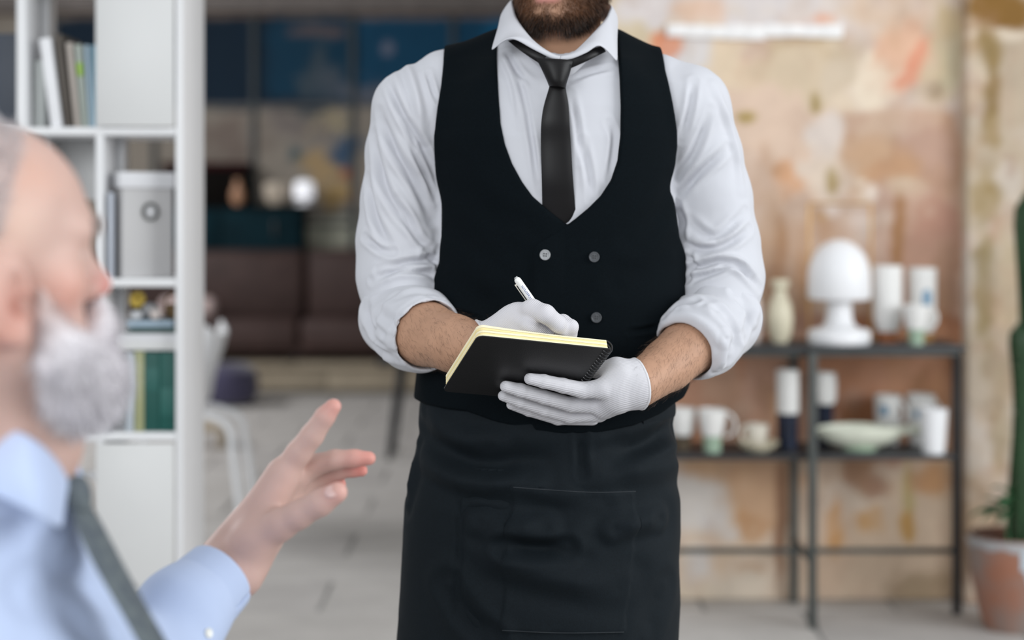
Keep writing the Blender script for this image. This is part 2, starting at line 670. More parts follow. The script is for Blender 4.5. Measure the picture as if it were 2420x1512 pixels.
# peeling plaster wall behind the console table (colours in sRGB as they look in even daylight)
T_ = [
    (1500, 60, 110, 180, (205, 188, 160), 0.7, 0.5),
    (1800, 20, 330, 55, (214, 205, 202), 0.5, 0.3),
    (1790, 215, 260, 130, (219, 198, 172), 0.6, 0.5),
    (1680, 30, 60, 30, (220, 190, 170), 0.9, 0.6),
    (1640, 130, 50, 45, (212, 206, 204), 0.8, 0.6),
    (1590, 105, 34, 26, (214, 140, 105), 0.8, 0.7),
    (1905, 150, 120, 82, (184, 160, 126), 0.4, 0.35),
    (1895, 165, 118, 80, (210, 190, 164), 0.5, 0.35),
    (2080, 170, 66, 66, (230, 212, 188), 0.6, 0.5),
    (2080, 30, 90, 60, (212, 184, 160), 0.9, 0.7),
    (2110, 90, 55, 60, (220, 172, 140), 0.9, 0.9),
    (2165, 145, 32, 50, (218, 136, 100), 0.7, 0.8),
    (2140, 195, 38, 26, (220, 142, 108), 0.7, 0.8),
    (2195, 95, 22, 20, (216, 150, 118), 0.9, 0.8),
    (1935, 42, 30, 12, (226, 165, 140), 0.9, 0.8),
    (2235, 70, 60, 120, (196, 174, 138), 0.8, 0.6),
    (2255, 110, 42, 80, (196, 186, 158), 0.9, 0.6),
    (2215, 205, 22, 24, (168, 148, 124), 0.8, 0.5),
    (1800, 330, 170, 110, (218, 192, 172), 0.6, 0.5),
    (2120, 350, 150, 95, (186, 150, 124), -0.22, 0.10),
    (2190, 330, 60, 90, (190, 156, 138), 0.9, 0.5),
    (2060, 390, 80, 60, (190, 150, 118), 0.9, 0.6),
    (1945, 318, 44, 52, (218, 204, 194), 0.7, 0.5),
    (1925, 236, 12, 30, (166, 144, 100), 0.8, 0.5),
    (1760, 282, 20, 14, (170, 146, 92), 0.8, 0.5),
    (1945, 400, 50, 60, (216, 198, 182), 0.7, 0.6),
    (1962, 415, 15, 38, (168, 146, 104), 0.8, 0.5),
    (2058, 462, 15, 22, (228, 212, 198), 0.8, 0.5),
    (2030, 432, 14, 12, (222, 204, 186), 0.9, 0.5),
    (2130, 440, 40, 20, (206, 184, 160), 0.9, 0.6),
    (1955, 495, 20, 16, (222, 206, 196), 0.8, 0.5),
    (2020, 520, 22, 18, (218, 200, 188), 0.8, 0.5),
    (1920, 510, 22, 14, (196, 158, 104), 0.8, 0.5),
    (1865, 425, 24, 40, (212, 164, 128), 0.9, 0.6),
    (1830, 620, 120, 170, (186, 150, 122), 0.8, 0.4),
    (1845, 600, 16, 120, (168, 120, 78), 0.9, 0.6),
    (1900, 640, 18, 130, (176, 130, 88), 0.9, 0.6),
    (1820, 680, 10, 90, (160, 116, 84), 0.9, 0.6),
    (2180, 600, 110, 160, (184, 146, 126), 0.8, 0.5),
    (2200, 530, 50, 50, (180, 138, 120), 0.9, 0.7),
    (2120, 560, 14, 90, (164, 122, 86), 0.9, 0.6),
    (2240, 700, 40, 90, (172, 136, 114), 0.9, 0.6),
    (1955, 780, 400, 60, (158, 108, 80), 0.9, 0.4),
    (1930, 930, 420, 150, (190, 138, 108), -0.3, 0.12),
    (1650, 900, 90, 100, (204, 156, 130), 0.9, 0.5),
    (1795, 945, 38, 66, (158, 108, 78), 0.9, 0.6),
    (1830, 990, 14, 60, (196, 142, 92), 0.9, 0.6),
    (2040, 985, 70, 40, (150, 100, 72), 0.9, 0.5),
    (2200, 900, 50, 80, (166, 120, 92), 0.9, 0.6),
    (2110, 880, 60, 50, (196, 146, 118), 0.9, 0.6),
    (1930, 1250, 430, 175, (214, 190, 166), -0.25, 0.12),
    (1640, 1220, 75, 110, (216, 210, 206), 0.8, 0.5),
    (1700, 1110, 80, 30, (208, 166, 128), 0.9, 0.5),
    (1790, 1170, 70, 90, (204, 160, 120), 0.9, 0.6),
    (1765, 1245, 36, 34, (190, 138, 86), 0.9, 0.7),
    (1842, 1230, 14, 130, (164, 112, 72), 0.9, 0.5),
    (2035, 1115, 60, 70, (158, 112, 80), 0.8, 0.6),
    (1985, 1190, 46, 50, (224, 210, 194), 0.8, 0.6),
    (1975, 1250, 16, 60, (208, 160, 108), 0.9, 0.6),
    (2060, 1240, 30, 34, (206, 164, 118), 0.9, 0.6),
    (2145, 1150, 14, 90, (194, 174, 128), 0.9, 0.5),
    (2142, 1240, 18, 36, (196, 154, 96), 0.9, 0.6),
    (2210, 1130, 50, 40, (198, 152, 112), 0.9, 0.6),
    (1770, 1360, 30, 20, (188, 146, 106), 0.9, 0.6),
    (1700, 1400, 200, 40, (214, 198, 178), 0.9, 0.5),
    (2190, 1385, 90, 50, (172, 150, 124), 0.9, 0.5),
]
wall_right = wall_grid('wall_right', 0.20, 3.4, 0.0, 3.3, WALL_Y, 0.0125, (206, 182, 165), T_, 3, M_plaster)
# white remnant of plaster standing proud above the shoulder line
tr = MB()
for k in range(9):
    x0 = 1575 + k * 46
    a, b = at(x0, 58 + (k * 7) % 5, WALL_Y), at(x0 + 46.5, 88 + (k * 11) % 9 - (3 if k > 5 else 0), WALL_Y)
    tr.span(a[0], b[0], WALL_Y - 0.020, WALL_Y + 0.01, b[2], a[2], 0.004)
o = tr.build('plaster_remnant', mat('white_plaster', (0.86, 0.84, 0.83), 0.9, 0.2, var=0.06, vscale=14), wall_right)

# beige pier beside it, standing a little forward
pl_x = at(2284, 0, 5.24)[0]
B_ = [
    (2380, 30, 90, 55, (132, 98, 52), 0.5, 0.4),
    (2360, 85, 80, 14, (214, 198, 178), 0.8, 0.4),
    (2335, 130, 30, 40, (150, 126, 86), 0.9, 0.8),
    (2330, 220, 24, 70, (142, 120, 82), 0.8, 0.9),
    (2345, 300, 20, 40, (160, 138, 104), 0.9, 0.8),
    (2330, 430, 40, 60, (160, 138, 100), 0.8, 0.8),
    (2325, 600, 24, 140, (150, 132, 98), 0.9, 0.9),
    (2380, 620, 26, 120, (178, 158, 126), 0.9, 0.7),
    (2330, 870, 20, 80, (158, 138, 108), 0.9, 0.8),
    (2360, 1000, 20, 120, (166, 146, 114), 0.9, 0.8),
    (2320, 1250, 50, 120, (170, 150, 126), 0.9, 0.6),
]
wall_pier = wall_grid('wall_pier', pl_x, 3.4, 0.0, 3.3, 5.24, 0.0125, (184, 167, 146), B_, 8, M_plaster, thick=0.07)

# far dim wall: blue painted band over worn grey
D_ = [
    (800, 10, 900, 24, (112, 104, 96), -0.3, 0.05),
    (870, 33, 800, 6, (140, 118, 104), -0.8, 0.1),
    (560, 145, 200, 104, (2, 34, 50), -0.12, 0.03),
    (980, 145, 260, 104, (8, 64, 92), -0.12, 0.03),
    (740, 145, 110, 104, (8, 54, 76), -0.3, 0.05),
    (1300, 145, 160, 104, (14, 84, 120), -0.2, 0.03),
    (300, 145, 200, 104, (2, 32, 48), -0.12, 0.03),
    (760, 75, 60, 12, (96, 84, 84), 0.8, 0.4),
    (735, 190, 34, 70, (58, 72, 82), 0.9, 0.8),
    (780, 210, 40, 40, (70, 80, 90), 0.9, 0.9),
    (918, 115, 16, 16, (104, 110, 128), 0.5, 0.2),  # blurred disc of light, painted into the wall colour
    (870, 225, 60, 26, (86, 92, 104), 0.9, 0.8),
    (620, 245, 160, 16, (8, 34, 52), 0.9, 0.2),
    (760, 285, 46, 28, (158, 146, 118), 0.9, 0.7),
    (700, 300, 60, 40, (120, 112, 108), 0.9, 0.8),
    (810, 340, 44, 34, (58, 82, 108), 0.9, 0.9),
    (705, 375, 20, 24, (70, 90, 96), 0.9, 0.8),
    (765, 395, 44, 34, (164, 140, 104), 0.9, 0.7),
    (822, 408, 16, 20, (160, 96, 64), 0.8, 0.6),
    (830, 465, 12, 16, (170, 120, 88), 0.9, 0.6),
    (790, 460, 26, 34, (166, 140, 96), 0.9, 0.7),
    (545, 330, 70, 60, (120, 108, 100), 0.9, 0.6),
    (790, 550, 80, 44, (176, 176, 160), 0.5, 0.3),
]
wall_back = wall_grid('wall_back', -5.2, 1.6, 0.0, 3.6, BACK_Y, 0.03, (140, 132, 122), D_, 15, M_dim, relief=0.004)
# panel joints of the far wall: raised posts and rails between the panels
M_joint = mat('joint_strip', (0.05, 0.06, 0.065), 0.8)
for px in (130, 365, 600, 834, 1070, 1300):
    c = at(px, 0, BACK_Y)[0]
    MB().span(c - 0.022, c + 0.022, BACK_Y - 0.022, BACK_Y, at(0, 590, BACK_Y)[2], at(0, 38, BACK_Y)[2], 0.004).build('panel_joint', M_joint, wall_back)
for py in (249, 506, 532):
    z = at(0, py, BACK_Y)[2]
    xa, xb = (-5.2, 1.5) if py < 300 else (at(715, 0, BACK_Y)[0], 1.5)
    MB().span(xa, xb, BACK_Y - 0.018, BACK_Y, z - 0.016, z + 0.016, 0.003).build('panel_rail', mat('rail_strip', (0.10, 0.10, 0.10), 0.8), wall_back)
struct('beam', MB().span(-5.2, 1.6, BACK_Y - 0.18, BACK_Y - 0.01, at(0, 33, BACK_Y)[2], at(0, -6, BACK_Y)[2], 0.01).mesh('beam'), mat('dim_beam', (0.16, 0.14, 0.13), 0.85, var=0.2))

M_white_wall = mat('grey_white_paint', (0.55, 0.54, 0.52), 0.9, var=0.08)
M_dark_wall = mat('dark_side_wall', (0.20, 0.19, 0.18), 0.9, var=0.1)
struct('wall_left', MB().span(-5.35, -5.2, 6.0, 12.9, 0, 3.5).mesh('wall_left'), M_dark_wall)
struct('wall_inner', MB().span(0.20, 0.34, WALL_Y + 0.125, 12.78, 0, 3.3).mesh('wall_inner'), M_dark_wall)
struct('ceiling', MB().span(-5.2, 1.6, 5.6, 12.9, 3.5, 3.66).mesh('ceiling'), M_dark_wall)

# ------------------------------------------------------------------ floor of concrete flags
M_grout = mat('floor_joints', (0.27, 0.26, 0.25), 0.95)
floor = struct('floor', MB().span(-6, 4.5, -1.0, 13.0, -0.12, -0.006).mesh('floor'), M_grout)
M_tiles = [mat('concrete_flag', c, 0.7, 0.35, var=0.10, vscale=5, bump=0.2, bscale=70) for c in ((0.50, 0.475, 0.45), (0.525, 0.50, 0.475), (0.475, 0.45, 0.43))]
tw, tl = 0.62, 0.42
mesh_t = []
for k, m in enumerate(M_tiles):
    me = MB().box((0, 0, -0.02), (tw - 0.012, tl - 0.012, 0.04), 0.004, seg=1).mesh('flag')
    me.materials.append(m)
    mesh_t.append(me)
row = 0
y = 2.42
while y < 12.9:
    lo, hi = -0.36 * y - 0.5, 0.36 * y + 0.7
    x = -4.96 + (0.31 if row % 2 else 0)
    while x < 2.6:
        if lo < x < hi and not (y > 5.6 and x > 0.5) and not (y > 11.4):
            t = bpy.data.objects.new('flagstone', mesh_t[random.choice((0, 0, 1, 1, 2))])
            COL.objects.link(t)
            t.parent = floor
            t.location = (x + random.uniform(-.002, .002), y, random.uniform(-0.0025, 0.0))
        x += tw
    y += tl
    row += 1
# timber platform along the far wall
M_plat = mat('pale_timber', (0.36, 0.30, 0.22), 0.8, var=0.2, vscale=3)
plat_top = CAM_H - (862 - PY0) / FPX * 11.6
pf = struct('trim_1', MB().span(-5.2, 0.18, 11.72, 12.8, 0.0, plat_top - 0.03).mesh('trim_1'), M_plat)
for k in range(6):
    MB().span(-5.1 + k * 0.88, -5.1 + k * 0.88 + 0.872, 11.66, 12.78, plat_top - 0.03, plat_top, 0.006).build('plank', M_plat, pf)
for k in range(7):
    MB().span(-5.15 + k * 0.76, -5.15 + k * 0.76 + 0.752, 11.695, 11.72, 0.01, plat_top - 0.032, 0.005).build('board', M_plat, pf)

# ------------------------------------------------------------------ white open bookcase on the left
BF, BB = 3.65, 3.90
def bx(px, Y=BF):
    return (px - PX0) / FPX * Y
def bz(py, Y=BF):
    return CAM_H - (py - PY0) / FPX * Y
M_lacq = mat('white_lacquer', (0.70, 0.70, 0.71), 0.35, 0.5, var=0.015)
M_lacq2 = mat('white_door', (0.635, 0.635, 0.63), 0.45, 0.4, var=0.015)
bc = thing('bookcase', 'tall white open bookcase with narrow compartments and closed white doors', 'bookcase', (bx(200), (BF + BB) / 2, 0))
def bpart(name, x0, x1, z0, z1, y0=BF, y1=BB, m=None, bev=0.002):
    c = bc.location
    return MB().span(x0 - c[0], x1 - c[0], y0 - c[1], y1 - c[1], z0, z1, bev).build(name, m or M_lacq, bc)
TH = 0.0175
top_z = bz(-424)
bpart('side_panel', bx(414.5), bx(433), 0, top_z)
x_div = [(225, 244), (38, 60), (-150, -131)]
rows_py = [-424, -62, 300, 658, 1022, 1384]
bpart('side_panel', bx(-336), bx(-318), 0, top_z)
for a, b in x_div:
    bpart('divider', bx(a), bx(b), 0.06, top_z - 0.002, BF + 0.001, BB - 0.001)
for py in rows_py:
    bpart('shelf', bx(-318), bx(414.5), bz(py + 20), bz(py), BF + 0.0005)
bpart('plinth', bx(-318), bx(414.5), 0.0, 0.06, BF + 0.02, BB - 0.02)
# narrow rear uprights seen through the open compartments
for a in (244, 60):
    bpart('inner_upright', bx(a), bx(a) + 0.019, bz(1384), bz(-62), 3.772, 3.788, M_lacq)
bpart('door', bx(229), bx(412), bz(300) + 0.001, bz(-44), BF - 0.012, BF + 0.004, M_lacq2)
bpart('door', bx(229), bx(412), bz(1384) + 0.001, bz(1047), BF - 0.012, BF + 0.004, M_lacq2)
bpart('back_panel', bx(60) + 0.002, bx(244), bz(470), bz(320), BB - 0.012, BB - 0.002, M_lacq2)
bpart('rear_upright', bx(172), bx(172) + 0.022, bz(1384), bz(1043), BB - 0.03, BB - 0.008, M_lacq)
bpart('rear_rail', bx(60), bx(225), bz(1170), bz(1150), BB - 0.03, BB - 0.008, M_lacq)

def book(label, cx, z0, w, d, h, col, y=3.70, tilt=0.0, group=None, band=None, name='book', cat='book'):
    t = thing(name, label, cat, (cx, y, z0), group)
    t.rotation_euler = (0, math.radians(tilt), 0)
    cov = mat('cover', col, 0.55, 0.4, var=0.05)
    b = MB()
    b.span(-w / 2, -w / 2 + 0.0022, 0, d, 0, h, 0.0006)
    b.span(w / 2 - 0.0022, w / 2, 0, d, 0, h, 0.0006)
    b.span(-w / 2, w / 2, -0.002, 0.0012, 0, h, 0.0008)
    b.build('cover', cov, t)
    MB().span(-w / 2 + 0.0023, w / 2 - 0.0023, 0.0013, d - 0.004, 0.004, h - 0.004).build('pages', M_paper, t)
    if band:
        MB().span(-w / 2 + 0.001, w / 2 - 0.001, -0.0032, -0.0015, h * band[0], h * band[1], 0.0004).build('spine_label', mat('spine_label', band[2], 0.6), t)
    return t

M_paper = mat('paper', (0.80, 0.77, 0.70), 0.9)
zs = bz(300) + 0.0005
G = 'books leaning in the upper open compartment of the bookcase'
book('pale grey wide folder standing at left end of the bookcase compartment', bx(78), zs, 0.026, 0.065, 0.155, (0.42, 0.44, 0.43), 3.70, 0, G)
book('white book leaning left in the upper compartment of the bookcase', bx(128), zs, 0.025, 0.17, 0.205, (0.78, 0.78, 0.80), 3.67, -7.5, G)
book('dark brown book leaning beside the white book', bx(155), zs, 0.017, 0.17, 0.215, (0.075, 0.062, 0.05), 3.68, -7, G)
book('warm beige book leaning between dark brown and green-labelled books', bx(177), zs, 0.013, 0.17, 0.195, (0.44, 0.39, 0.35), 3.675, -6, G)
book('grey-green book with bright green spine label', bx(195.5), zs, 0.016, 0.17, 0.190, (0.36, 0.40, 0.36), 3.672, -5, G, (0.62, 0.78, (0.30, 0.48, 0.08)))
book('light blue book leaning in the upper compartment', bx(211), zs, 0.010, 0.17, 0.188, (0.36, 0.47, 0.55), 3.671, -3.5, G)
book('teal blue book upright against the compartment side', bx(220), zs, 0.0075, 0.17, 0.188, (0.20, 0.36, 0.45), 3.671, -1, G)
book('dark slate binder at the far left edge of the bookcase', bx(5), zs, 0.055, 0.18, 0.215, (0.05, 0.06, 0.08), 3.68, 0, None, None, 'binder', 'binder')

# storage box with round label holder
sz = bz(658) + 0.0005
sb = thing('storage_box', 'light grey storage box with lid and round dark label holder', 'box', (bx(285), 3.665, sz), None, math.radians(26))
M_card = mat('grey_card', (0.50, 0.49, 0.49), 0.8, 0.3, var=0.03)
M_card2 = mat('white_card', (0.66, 0.66, 0.68), 0.7, 0.3)
bw, bd, bh = 0.116, 0.076, bz(440) - bz(658)
MB().span(0, bw, 0, bd, 0, bh, 0.002).build('body', M_card, sb)
MB().span(-0.008, bw + 0.004, -0.007, bd + 0.006, bh - 0.004, bh + 0.033, 0.003).build('lid', M_card2, sb)
lh = MB()
lz = bh - (500 - 440) / FPX * 3.66
lh.tube([(0.064 + 0.0165 * math.cos(t), -0.002, lz + 0.019 * math.sin(t)) for t in np.linspace(0, 2 * math.pi, 32, endpoint=False)], 0.0072, 8, 1.0, 0.35, closed=True)
lab = lh.build('label_holder', mat('dark_metal', (0.03, 0.035, 0.03), 0.4, 0.5), sb)
MB().lathe([(0, 0), (0.010, 0), (0.010, 0.001), (0, 0.001)], 20).build('label_card', M_card2, lab)
bpy.data.objects[lab.children[0].name].location = (0.064, -0.0008, lz)
lab.children[0].rotation_euler = (math.pi / 2, 0, 0)
MB().span(-0.055 / 2, 0.055 / 2, 0, 0.05, 0, 0.2)
book('slim blue-grey folder standing left of the storage box', bx(258), sz, 0.010, 0.024, 0.195, (0.46, 0.49, 0.55), 3.66, 0, None, None, 'folder', 'folder')

# lower compartment: binders, flat white box and small things on top
sl = bz(1022) + 0.0005
GB = 'binders in the lower compartment of the bookcase'
book('dark green binder against the right side of the lower compartment', bx(391), sl, 0.034, 0.17, 0.180, (0.004, 0.085, 0.070), 3.672, 0, GB, (0.2, 0.55, (0.012, 0.11, 0.092)), 'binder', 'binder')
book('dark green binder second from the bookcase side panel', bx(354.5), sl, 0.034, 0.17, 0.180, (0.006, 0.075, 0.062), 3.672, 0, GB, (0.5, 0.8, (0.014, 0.10, 0.085)), 'binder', 'binder')
book('olive yellow binder beside the dark green binders', bx(324), sl, 0.022, 0.17, 0.182, (0.31, 0.32, 0.17), 3.672, 0, GB, None, 'binder', 'binder')
book('pale blue-grey binder left of the olive yellow one', bx(301), sl, 0.019, 0.17, 0.178, (0.42, 0.46, 0.50), 3.672, 0, GB, None, 'binder', 'binder')
fz = sl + 0.1826
t = thing('flat_box', 'flat white box lying on top of the upright binders', 'box', (bx(336), 3.675, fz))
MB().span(-0.073, 0.072, 0, 0.17, 0, 0.026, 0.004).build('tray', M_lacq2, t)
MB().span(-0.0745, 0.0735, -0.002, 0.172, 0.020, 0.040, 0.006).build('lid', M_card2, t)
zb = fz + 0.0405
t = thing('book', 'dark green book lying flat on the flat white box', 'book', (bx(345), 3.68, zb), 'books lying flat in the bookcase')
MB().span(-0.055, 0.062, 0, 0.15, 0, 0.0125, 0.002).build('cover', mat('dark_green', (0.03, 0.07, 0.065), 0.5), t)
MB().span(-0.053, 0.060, 0.002, 0.152, 0.002, 0.0105).build('pages', M_paper, t)
t = thing('book', 'light blue book lying flat on the dark green book', 'book', (bx(343), 3.685, zb + 0.013), 'books lying flat in the bookcase')
MB().span(-0.052, 0.055, 0, 0.14, 0, 0.015, 0.002).build('cover', mat('light_blue', (0.33, 0.43, 0.52), 0.5, var=0.1), t)
MB().span(-0.050, 0.053, 0.002, 0.142, 0.002, 0.013).build('pages', M_paper, t)
zt = zb + 0.0285
def blob(name, label, cat, px, py, r, col, y=3.71, sy=1.0, group=None, z=None):
    """small lumpy ornament resting on a surface"""
    v, f = surf(lambda p: ell(p, (0, 0, r * sy), (r, r, r * sy)) + 0.08 * r * vnoise(p, 2.2 / r, 3).astype(np.float32), (-1.4 * r, -1.4 * r, -0.4 * r), (1.4 * r, 1.4 * r, 2.4 * r * sy), r / 7)
    v[:, 2] = np.maximum(v[:, 2], 0)
    o = link(name, np_mesh(name, v, f), mat(name, col, 0.7, var=0.12, vscale=40), None, (bx(px), y, zt if z is None else z))
    return tag(o, label, cat, group)
def flower(name, label, px, zbase, hgt, r, col):
    t = thing(name, label, 'flower', (bx(px), 3.74, zbase))
    MB().tube([(0, 0, 0), (0.002, 0, hgt * 0.5), (0, 0, hgt)], 0.0018, 6).build('stem', mat('stem', (0.10, 0.18, 0.06), 0.6), t)
    for k in range(9):
        a = 2 * math.pi * k / 9
        pm = MB()
        pm.box((0, 0, 0), (r * 0.95, 0.004, r * 0.6), 0.0015, Matrix.Rotation(-0.35, 4, 'Y'))
        p = pm.build('petal', mat('petal', col, 0.6), t)
        p.location = (math.cos(a) * r * 0.5, math.sin(a) * r * 0.3, hgt + math.sin(a) * r * 0.5)
        p.rotation_euler = (0, -a, 0)
    MB().lathe([(0, -0.3 * r), (0.4 * r, -0.1 * r), (0.42 * r, 0.15 * r), (0, 0.36 * r)], 12, (0, -0.1 * r, hgt)).build('flower_centre', mat('flower_centre', (0.45, 0.28, 0.04), 0.7), t)
flower('yellow_flower', 'yellow flower on a short stem above the flat books', 303, zt, 0.046, 0.019, (0.60, 0.42, 0.06))
blob('stone', 'large grey pebble ornament on the flat light blue book', 'ornament', 338, 745, 0.021, (0.36, 0.36, 0.37), 3.73, 0.95)
blob('shell', 'small pinkish white shell ornament on the flat books', 'ornament', 358, 738, 0.014, (0.62, 0.55, 0.52), 3.695, 1.0)
blob('shell', 'pale grey ornament at left end of the flat books', 'ornament', 312, 750, 0.015, (0.52, 0.53, 0.55), 3.69, 0.8)
t = thing('basket', 'small brown woven basket at right end of the flat books', 'basket', (bx(388), 3.75, zt))
MB().lathe([(0, 0), (0.014, 0), (0.020, 0.015), (0.021, 0.034), (0.0185, 0.034), (0.017, 0.016), (0, 0.006)], 20).build('bowl', mat('brown_wicker', (0.16, 0.10, 0.045), 0.8, var=0.3, vscale=80, wave=((0, 0, 0), 60, 0.6, 0.003)), t)
MB().tube([(0.0195 * math.cos(a), 0, 0.033 + 0.024 * math.sin(a)) for a in np.linspace(0, math.pi, 14)], 0.0022, 6).build('handle', mat('wicker_handle', (0.22, 0.13, 0.05), 0.8), t)

# ------------------------------------------------------------------ console table and pottery
TF, TB_, T_TOP = 4.95, 5.25, None
def tx(px, Y=4.98):
    return (px - PX0) / FPX * Y
def tz(py, Y=4.98):
    return CAM_H - (py - PY0) / FPX * Y
z_top = tz(817, 4.95)
z_mid = tz(1075, 4.95)
M_steel = mat('black_steel', (0.022, 0.023, 0.026), 0.45, 0.5, var=0.15, vscale=20)
M_steel2 = mat('worn_steel', (0.055, 0.062, 0.058), 0.5, 0.5, var=0.2, vscale=20)
xl, xr = tx(1395, 4.95), tx(2284, 4.95)
ct = thing('console_table', 'long black steel console table with two shelves before the peeling wall', 'table', ((xl + xr) / 2, 5.1, 0))
cx0 = ct.location[0]
def cpart(name, x0, x1, y0, y1, z0, z1, m=M_steel, bev=0.002):
    return MB().span(x0 - cx0, x1 - cx0, y0 - 5.1, y1 - 5.1, z0, z1, bev).build(name, m, ct)
cpart('tabletop', xl, xr, TF, TB_, z_top - 0.018, z_top)
cpart('shelf', xl, tx(2256, 4.95), TF + 0.005, TB_ - 0.005, z_mid - 0.016, z_mid)
lx = tx(1918, 4.95)
def leg(x, y, z1=None):
    return cpart('leg', x - 0.0125, x + 0.0125, y - 0.0125, y + 0.0125, 0, (z1 or z_top - 0.018), M_steel2 if x < 1 else M_steel, 0.0015)
leg(lx, TF - 0.0128)
leg(lx, TB_ + 0.013)
rx = tx(2257, 5.13)
leg(rx, 5.11)
leg(xl + 0.05, 5.11)
zl = tz(1326, 4.95)
cpart('stretcher', xl + 0.05, rx, 5.10, 5.12, zl - 0.008, zl + 0.008, M_steel2)
cpart('cross_bar', lx - 0.008, lx + 0.008, TF, TB_, zl - 0.008, zl + 0.008, M_steel2)
cpart('apron_bar', xl, xr - 0.02, TF + 0.01, TF + 0.025, z_top - 0.034, z_top - 0.018, M_steel2)

M_gloss = mat('white_glaze', (0.80, 0.79, 0.77), 0.25, 0.5, var=0.03, vscale=30)
M_cream = mat('cream_glaze', (0.70, 0.64, 0.48), 0.35, 0.5, var=0.06, vscale=20)
M_pink = mat('blush_glaze', (0.70, 0.60, 0.55), 0.4, 0.5, var=0.04)
M_navy = mat('navy_glaze', (0.008, 0.014, 0.035), 0.3, 0.5, var=0.3, vscale=20)
M_blue = mat('blue_brush', (0.16, 0.30, 0.44), 0.4)
M_green = mat('celadon_glaze', (0.36, 0.48, 0.36), 0.35, 0.5, var=0.15, vscale=25)
M_terra = mat('bare_terracotta', (0.34, 0.13, 0.06), 0.8, 0.3, var=0.15, vscale=30)
M_dkclay = mat('dark_clay', (0.10, 0.075, 0.05), 0.8, 0.3, var=0.3, vscale=30)
M_lampw = mat('white_plastic', (0.86, 0.86, 0.88), 0.4, 0.4)

def shell(rz, t=0.004):
    """closed vessel profile from an outer profile going up"""
    inner = [(max(r - t, 0.001), max(z, rz[0][1] + t)) for r, z in reversed(rz)]
    return [(0, rz[0][1])] + rz + inner + [(0, rz[0][1] + t)]

def vessel(name, label, cat, px, Y, z, prof, m, two=None, handle=None, mark=None, group=None):
    """prof outer profile; two=(height, material) gives the foot its own glaze"""
    t = thing(name, label, cat, (tx(px, Y), Y, z), group)
    if two:
        h, m2 = two
        low = [p for p in prof if p[1] <= h]
        up = [p for p in prof if p[1] >= h]
        rh = np.interp(h, [p[1] for p in prof], [p[0] for p in prof])
        low = low + [(rh, h)]
        up = [(rh, h)] + up
        MB().lathe([(0, low[0][1])] + low + [(0, h)], 32).build('foot', m2, t)
        MB().lathe([(0, h)] + up + [(max(r - 0.004, 0.001), max(zz, h + 0.004)) for r, zz in reversed(up)] + [(0, h + 0.004)], 32).build('body', m, t)
    else:
        MB().lathe(shell(prof), 32).build('body', m, t)
    if handle:
        r0, zc, rr, ang = handle
        ca, sa = math.cos(ang), math.sin(ang)
        pts = [((r0 - 0.004 + rr * 0.85 * math.sin(a)) * ca, (r0 - 0.004 + rr * 0.85 * math.sin(a)) * sa, zc + rr * math.cos(a)) for a in np.linspace(0.05, math.pi - 0.05, 14)]
        MB().tube(pts, 0.0055, 8, 1.2, 0.8).build('handle', m, t)
    if mark:
        mz, mw, mh, ang = mark
        r = np.interp(mz, [p[1] for p in prof], [p[0] for p in prof])
        g = []
        for i in range(7):
            a = ang + (i / 6 - 0.5) * mw / r
            g.append([((r + 0.0008) * math.cos(a), (r + 0.0008) * math.sin(a), mz + (j / 5 - 0.5) * mh * (0.6 + 0.4 * math.sin(math.pi * i / 6))) for j in range(6)])
        MB().rows(g).build('brush_mark', M_blue, t)
    return t
S5 = 4950 / FPX / 1000 * 1.0    # metres per pixel near the table
u = 5.06 / FPX
# top shelf
vessel('vase', 'blush pink slim vase half hidden by the waiter elbow', 'vase', 1781, 5.10, z_top, [(12 * u, 0), (19 * u, 20 * u), (22 * u, 55 * u), (18 * u, 92 * u), (9 * u, 118 * u), (8 * u, 128 * u), (12 * u, 140 * u)], M_pink)
vessel('bottle_vase', 'cream bottle vase with narrow neck left of the mushroom lamp', 'vase', 1844, 5.08, z_top, [(18 * u, 0), (27 * u, 22 * u), (31 * u, 58 * u), (27 * u, 88 * u), (17 * u, 112 * u), (14 * u, 124 * u), (19 * u, 132 * u), (22 * u, 140 * u), (20 * u, 149 * u), (15 * u, 150 * u)], M_cream)
lp = thing('mushroom_lamp', 'white plastic mushroom lamp with domed shade on the console table', 'lamp', (tx(1983, 5.05), 5.05, z_top))
MB().lathe([(0, 0), (70 * u, 0), (73 * u, 6 * u), (73 * u, 26 * u), (68 * u, 33 * u), (44 * u, 38 * u), (34 * u, 48 * u), (30 * u, 66 * u), (29 * u, 112 * u), (0, 112 * u)], 48).build('base', M_lampw, lp)
dome = [(0, 245 * u)] + [(73 * u * math.sin(a), (158 + 87 * math.cos(a)) * u) for a in np.linspace(0.12, math.pi / 2, 14)] + [(74 * u, 112 * u), (70 * u, 104 * u), (66 * u, 108 * u), (66 * u, 150 * u)] + [(66 * u * math.sin(a), (158 + 78 * math.cos(a)) * u) for a in np.linspace(math.pi / 2, 0.12, 10)] + [(0, 236 * u)]
MB().lathe(dome, 48).build('lamp_shade', M_lampw, lp)
MB().tube([(0, 0, 108 * u), (0, 0, 150 * u)], 14 * u, 16).build('bulb_holder', M_lampw, lp)
fr = thing('wire_frame', 'thin brass wire frame standing behind the mushroom lamp', 'frame', (tx(1985, 5.2), 5.20, z_top))
u2 = 5.2 / FPX
fm = mat('brass_wire', (0.55, 0.33, 0.12), 0.35, 0.5, 0.6)
fx = 73 * u2
for s in (-1, 1):
    MB().tube([(s * fx, 0, 0.004), (s * fx, 0, 322 * u2)], 0.0036, 8).build('upright', fm, fr)
MB().tube([(-fx, 0, 322 * u2), (fx, 0, 322 * u2)], 0.0036, 8).build('top_wire', fm, fr)
MB().span(-fx - 0.01, fx + 0.01, -0.02, 0.02, 0, 0.006, 0.002).build('base', fm, fr)
